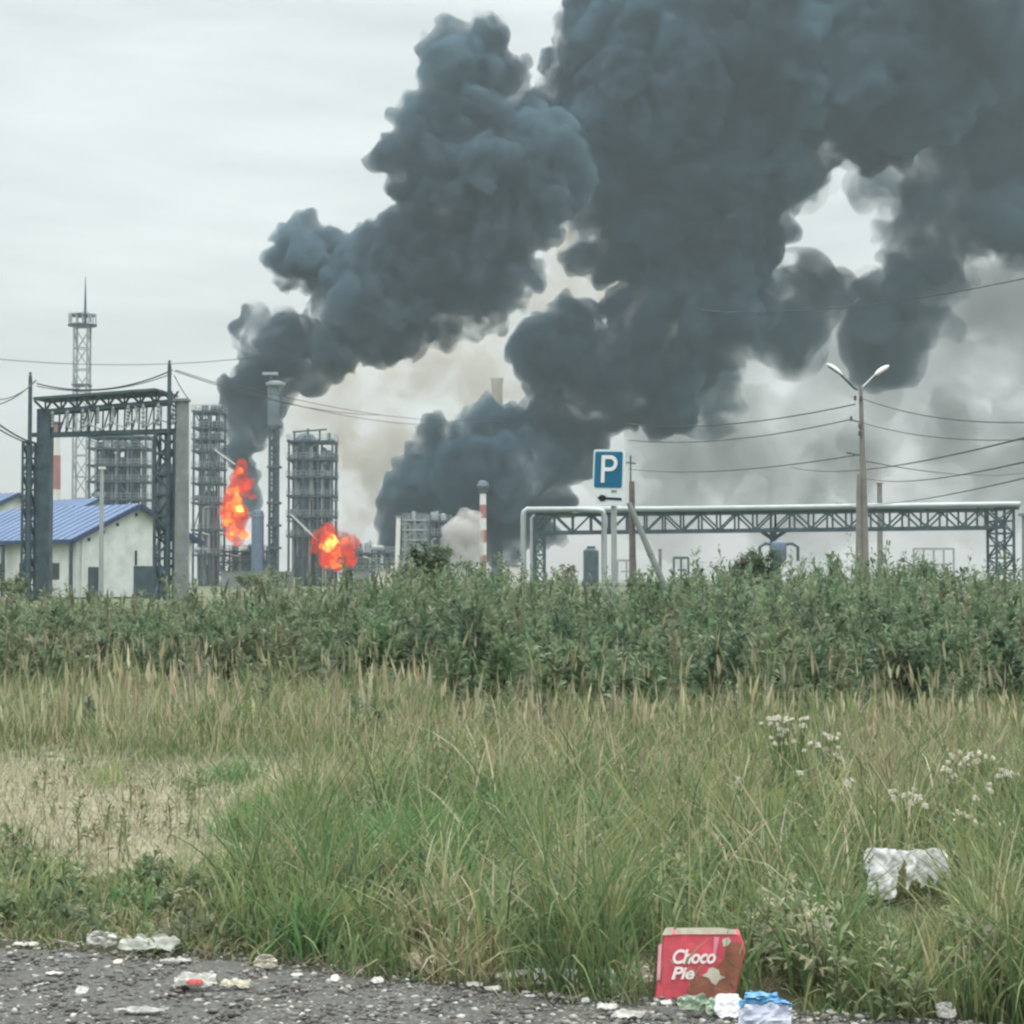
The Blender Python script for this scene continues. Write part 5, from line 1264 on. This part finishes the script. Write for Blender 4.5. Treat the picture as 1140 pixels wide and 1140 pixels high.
# ---------------------------------------------------------------- litter
def gp(px, py, z=0.0):
    """point on the ground (or z above it) at a place of the photograph"""
    d = P(px, py, 1.0) - Vector((0, 0, EYE)); s = (z - EYE) / d.z
    return Vector((d.x * s, d.y * s, z))
def crumple(name, label, cat, px, py, w, h, m_, seed, stand=.25, yaw=0, cut=None, lift=.02, n=22, rough=.35, group='litter along the verge', tag_it=True, parent=None, fold=False):
    """a torn, creased sheet; w and h in pixels there; stand 0 lies flat, 1 upright"""
    c = gp(px, py, 0.0); k = c.y / F; W_, H_ = w * k, h * k; rr = random.Random(seed)
    if stand < .5: H_ = h * k * max(1.0, c.y / EYE * .35)
    off = Vector((rr.uniform(0, 50), rr.uniform(0, 50), rr.uniform(0, 50)))
    ca, sa = math.cos(yaw), math.sin(yaw); ang = stand * math.pi / 2
    cells = set(); vs = {}
    def inside(u, v):
        e = .12 * mnoise.noise(Vector((u * 3, v * 3, seed)))
        if cut is not None: return cut(u + e * .4, v + e * .4)
        return (abs(u - .5) * 2) ** 3 + (abs(v - .5) * 2) ** 3 < 1.0 + e * 3
    for i in range(n):
        for j in range(n):
            if inside((i + .5) / n, (j + .5) / n): cells.add((i, j))
    def pt(i, j):
        u, v = i / n, j / n
        p = Vector(((u - .5) * W_, 0, 0)); q = v * H_
        a = abs(mnoise.noise(Vector((u * 3.2, v * 3.2, 0)) + off)) * rough * W_ * .6
        b = abs(mnoise.noise(Vector((u * 7, v * 7, 3)) + off)) * rough * W_ * .25
        d = a + b
        if fold: d = a * .25 + abs(mnoise.noise(Vector((u * 5.5 + v * .8, v * .9, 0)) + off)) * W_ * .20 + abs(mnoise.noise(Vector((u * 13 - v * 3, v * 5, 2)) + off)) * W_ * .03
        fwd, up = math.cos(ang), math.sin(ang)
        X = p.x + mnoise.noise(Vector((u * 4, v * 4, 9)) + off) * W_ * .06
        Yy = q * fwd - d * up; Z = q * up + d * fwd
        return Vector((c.x + X * ca - Yy * sa, c.y + X * sa + Yy * ca, lift + Z))
    idx = {}; V = []; Fc = []
    for (i, j) in sorted(cells):
        f = []
        for a, b in ((i, j), (i+1, j), (i+1, j+1), (i, j+1)):
            if (a, b) not in idx: idx[(a, b)] = len(V); V.append(pt(a, b))
            f.append(idx[(a, b)])
        Fc.append(f)
    me = bpy.data.meshes.new(name); me.from_pydata([tuple(v) for v in V], [], Fc); me.update()
    o = link(name, me, m_, parent)
    so = o.modifiers.new('thickness', 'SOLIDIFY'); so.thickness = .0022; so.offset = 0
    if tag_it: tag(o, label, cat, group)
    return o
paper = mat('dirty_paper', (.44, .44, .41), .8, var=.30, scale=22, bump=.2)
plastic = mat('white_plastic', (.72, .74, .75), .4, var=.14, scale=14, spec=.5)
cream = mat('cream_card', (.48, .455, .37), .8, var=.2, scale=25)
greenish = mat('green_white_wrap', (.50, .56, .46), .5, var=.3, scale=16, var2=(.22, .36, .24))
pinkred = mat('red_print', (.50, .10, .09), .5, var=.2, scale=20)
# the red carton
card_red = mat('carton_red', (.50, .07, .095), .5, var=.22, scale=22, spec=.3)
card_in = mat('carton_brown', (.22, .085, .055), .7, var=.35, scale=14)
ct = thing('carton', 'crushed red card carton with white lettering, propped up in the grass at the gravel edge', 'carton', gp(776, 1114))
Yc = ct.location.y; k = Yc / F
def bp(px, py, dy=0.0): # place on the leaning front of the carton
    t_ = (1114 - py) / 80.0
    return P(px, py, Yc + .055 * t_ + dy)
front = [bp(729, 1115), bp(798, 1116), bp(819, 1106), bp(830, 1058), bp(824, 1040), bp(740, 1040)]
dep = Vector((.004, .062, .004))
mb = MB(); nf = len(front)
mb.add(front + [p + dep for p in front], [tuple(range(nf)), tuple(range(2*nf - 1, nf - 1, -1))] + [(i, i + nf, (i+1) % nf + nf, (i+1) % nf) for i in range(nf)])
mb.build('box', card_red, ct, bevel=.003)
E_ = -.0035
def face(pts, m_, name, dy=E_, th=.0018, parent=ct):
    a = [bp(x, y, dy) for x, y in pts]; b = [bp(x, y, dy + th) for x, y in pts]; n = len(a)
    return MB().add(a + b, [tuple(range(n)), tuple(range(2*n-1, n-1, -1))] + [(i, i+n, (i+1)%n+n, (i+1)%n) for i in range(n)]).build(name, m_, parent)
face([(775, 1112), (792, 1114), (817, 1105), (828, 1060), (825, 1050), (812, 1048), (806, 1068), (790, 1082), (770, 1092), (762, 1110)], card_in, 'scuffed_print')
face([(781,1086),(787,1083),(789,1078),(794,1077),(800,1080),(802,1086),(808,1088),(801,1091),(797,1097),(792,1094),(789,1089)], cream, 'biscuit_picture', dy=E_ - .002)
face([(737, 1041), (741, 1033), (750, 1032), (748, 1041)], cream, 'torn_flap', dy=-.006)
face([(751, 1040), (753, 1033), (800, 1032.5), (818, 1035), (820, 1040)], cream, 'top_flap', dy=-.006)
face([(804, 1046), (811, 1043), (814, 1048), (810, 1053), (805, 1054)], cream, 'torn_spot', dy=E_ - .001)
face([(733, 1052), (737, 1050), (735, 1090), (731, 1092)], mat('worn_pink', (.62, .30, .34), .6, var=.2, scale=30), 'worn_edge')
face([(728, 1116), (729, 1111), (748, 1113), (754, 1116)], cream, 'bottom_flap', dy=-.006)
face([(795, 1043), (801, 1043), (797, 1062), (794, 1062)], mat('worn_line', (.60, .22, .26), .6), 'crease')
m_let = mat('lettering_white', (.74, .66, .66), .5)
def text_on_box(s, px, py, hgt, wdt):
    fc = bpy.data.curves.new('lettering', 'FONT'); fc.body = s; fc.size = 1; fc.shear = .28; fc.extrude = .0; fc.offset = .028; fc.space_character = .95
    tmp = bpy.data.objects.new('lettering', fc); COL.objects.link(tmp)
    me = bpy.data.meshes.new_from_object(tmp.evaluated_get(bpy.context.evaluated_depsgraph_get())); bpy.data.objects.remove(tmp)
    xs = [v.co.x for v in me.vertices]; ys = [v.co.y for v in me.vertices]; wx = max(xs); hy = max(ys)
    for v in me.vertices:
        u, w_ = v.co.x / wx, v.co.y / hy
        q = bp(px + u * wdt, py - w_ * hgt - u * .5, E_ - .0025); v.co = q - ct.location
    me.update(); link('lettering', me, m_let, ct)
text_on_box('Choco', 747, 1072.5, 15.5, 50)
text_on_box('Pie', 746.5, 1090, 13.5, 27)
# pale blue carton
cb = thing('drink_carton', 'crumpled blue and pale lilac drink carton lying below the red carton', 'carton', gp(848, 1150))
Yb = cb.location.y
def prism(pts, Y0, Y1, m_, name, parent, bev=.003):
    a = [P(x, y, Y0 + (dy if len(q) > 2 else 0)) for q in pts for x, y, dy in [(q[0], q[1], q[2] if len(q) > 2 else 0)]]; b = [p + Vector((0, Y1 - Y0, .0)) for p in a]; n = len(a)
    return MB().add(a + b, [tuple(range(n)), tuple(range(2*n-1, n-1, -1))] + [(i, i+n, (i+1)%n+n, (i+1)%n) for i in range(n)]).build(name, m_, parent, bevel=bev)
lil = mat('carton_lilac', (.52, .56, .66), .45, var=.12, scale=12); blu = mat('carton_blue', (.13, .33, .55), .4, var=.25, scale=14)
def soft(name, pts, m_, dy, puff, seed, parent):
    """a dented pouch: an outline in the photograph's pixels filled, puffed and creased"""
    n = 16; xs = [p[0] for p in pts]; ys = [p[1] for p in pts]; x0, x1, y0, y1 = min(xs), max(xs), min(ys), max(ys)
    def ins(x, y):
        c = False; j = len(pts) - 1
        for i in range(len(pts)):
            if (pts[i][1] > y) != (pts[j][1] > y) and x < (pts[j][0]-pts[i][0]) * (y-pts[i][1]) / (pts[j][1]-pts[i][1]) + pts[i][0]: c = not c
            j = i
        return c
    V, Fc, idx = [], [], {}
    for i in range(n):
        for j in range(n):
            if not ins(x0 + (i+.5)/n*(x1-x0), y0 + (j+.5)/n*(y1-y0)): continue
            f = []
            for a, b in ((i, j), (i+1, j), (i+1, j+1), (i, j+1)):
                if (a, b) not in idx:
                    idx[(a, b)] = len(V); u, v = a/n, b/n; e = (1 - (2*u-1)**2) * (1 - (2*v-1)**2)
                    cr = abs(mnoise.noise(Vector((u*4, v*4, seed)))) * .030 + mnoise.noise(Vector((u*9, v*9, seed))) * .008
                    V.append(P(x0 + u*(x1-x0), y0 + v*(y1-y0), Yb + dy + .04*(1-v) - puff*e + cr))
                f.append(idx[(a, b)])
            Fc.append(f[::-1])
    me = bpy.data.meshes.new(name); me.from_pydata([tuple(v - parent.location) for v in V], [], Fc); me.update()
    o_ = link(name, me, m_, parent); so = o_.modifiers.new('thickness', 'SOLIDIFY'); so.thickness = .012; so.offset = -1; return o_
soft('side', [(822,1119),(850,1112),(881,1117),(880,1160),(818,1160)], lil, 0, .03, 2, cb)
soft('gable', [(826,1118),(831,1105),(846,1103),(864,1109),(882,1118),(850,1115)], blu, -.012, .012, 5, cb)
crumple('wrapper', '', '', 812, 1142, 30, 30, plastic, 5, .5, tag_it=True, rough=.5, lift=.02)
bpy.context.scene.objects['wrapper']['label'] = 'pale crumpled wrapper squeezed against the drink carton'; bpy.context.scene.objects['wrapper']['category'] = 'wrapper'
# the shredded white bag in the grass
def bagcut(u, v):
    v = 1 - v
    if not (0.02 < u < .98 and 0.02 < v): return False
    if u < .42: return v < .97 - abs(u - .25) * .7
    if u < .52: return v < .30 + .1 * math.sin(u * 60)
    return v < .60 - (u - .75) * .5 + .10 * math.sin(u * 40)
o = crumple('plastic_bag', 'shredded white plastic bag hanging in the grass right of the carton', 'plastic bag', 1008, 1008, 96, 58, plastic, 11, 1.0, cut=bagcut, n=44, rough=.28, lift=.02, fold=True)
L_ = [('wrapper', 'black and white crumpled wrapper at the grass edge, leftmost of the litter', 113, 1062, 32, 17, paper, .7, .7),
 ('plastic_sheet', 'flat dusty pale plastic sheet half under the grass', 165, 1068, 66, 15, mat('dusty_plastic', (.36, .38, .34), .7, var=.2, scale=10), .25, .35),
 ('paper_scrap', 'thin white paper strip at the left edge of the gravel', 28, 1060, 28, 5, paper, .15, .2),
 ('wrapper', 'torn white and red wrapper lying on the gravel', 216, 1108, 46, 14, paper, .3, .35),
 ('paper_strip', 'long narrow white strip nearest the camera', 157, 1136, 58, 7, paper, .1, .2),
 ('paper_scrap', 'small white scrap at the grass edge above the torn wrapper', 295, 1086, 26, 14, cream, .6, .6),
 ('paper_scrap', 'pale folded scrap in the grass at the middle of the verge', 468, 1087, 30, 18, cream, .6, .55),
 ('foam_piece', 'small bright scrap just right of the pale folded one', 487, 1084, 14, 9, plastic, .5, .4),
 ('food_tray', 'broken white foam tray with dark holes on the gravel edge', 612, 1104, 34, 18, plastic, .7, .4),
 ('wrapper', 'crumpled grey-white wrapper touching the foam tray', 634, 1104, 20, 18, plastic, .6, .7),
 ('bottle_cap_bag', 'rounded white scrap standing alone left of the red carton', 673, 1110, 24, 25, paper, .8, .5),
 ('paper_scrap', 'cream paper scrap tucked against the left side of the red carton', 708, 1094, 30, 14, cream, .6, .5),
 ('paper_scrap', 'second cream scrap below the tucked one', 716, 1102, 22, 9, cream, .4, .5),
 ('paper_scrap', 'white scrap on the gravel below the standing scrap', 676, 1132, 22, 8, paper, .2, .3),
 ('paper_scrap', 'white scrap at the bottom edge left of the red carton', 700, 1142, 34, 10, paper, .2, .3),
 ('wrapper', 'green and white wrapper under the red carton', 772, 1134, 36, 18, greenish, .6, .6),
 ('wrapper', 'second green and white wrapper next to the drink carton', 797, 1138, 22, 20, greenish, .6, .6),
 ('paper_scrap', 'pale scrap in the grass at the bottom right', 1054, 1142, 22, 18, paper, .7, .5),
 ('paper_scrap', 'dull scrap on the gravel right of the paper strip', 262, 1108, 34, 9, cream, .25, .4),
 ('paper_scrap', 'dull white scrap left of the foam tray', 570, 1098, 36, 8, paper, .2, .4),
 ('paper_scrap', 'thin pale scrap under the dusty sheet', 195, 1078, 34, 4, paper, .15, .2)]
for i, (nm, lb_, px, py, w, h, m_, st, ro) in enumerate(L_):
    nm = {'bottle_cap_bag': 'paper_scrap', 'food_tray': 'foam_tray'}.get(nm, nm)
    o = crumple(nm, lb_, nm.replace('_', ' '), px, py, w, h, m_, 30 + i, st, rough=ro, n=16,
                cut=(lambda u, v: (abs(u-.5) < .47 and abs(v-.5) < .47) and not (.12 < u < .32 and .25 < v < .75) and not (.5 < u < .85 and .3 < v < .8)) if nm == 'foam_tray' else None)
    if 'red wrapper' in lb_:
        crumple('print', '', '', px, py + 1, 18, 5, pinkred, 30 + i, st, rough=ro, lift=.034, n=10, tag_it=False, parent=o)

# scattered small torn bits along the verge
R3 = random.Random(99)
spots = [(330,1092,'cream flake beside the pale folded scrap, first from the white scrap'), (372,1098,'tiny pale flake on the gravel mid verge'), (420,1100,'little bright flake left of the pale folded scrap'), (528,1104,'small grey-white flake between the folded scrap and the foam tray'),
 (548,1108,'flat cream flake beside the long dull scrap'), (590,1116,'white flake on the stones below the foam tray'), (652,1122,'tiny white flake below the grey-white wrapper'), (742,1124,'flat pale flake under the red carton corner'), (60,1090,'pale flake on the gravel at far left'), (90,1112,'small white flake left of the torn wrapper'), (130,1078,'cream flake under the dusty sheet')]
for i, (px, py, lb_) in enumerate(spots):
    crumple('paper_flake', lb_, 'paper flake', px, py, R3.uniform(8, 20), R3.uniform(4, 9), R3.choice([paper, cream]), 300 + i, R3.uniform(.05, .3), rough=R3.uniform(.2, .4), n=10, lift=.014, group='small flakes along the verge')
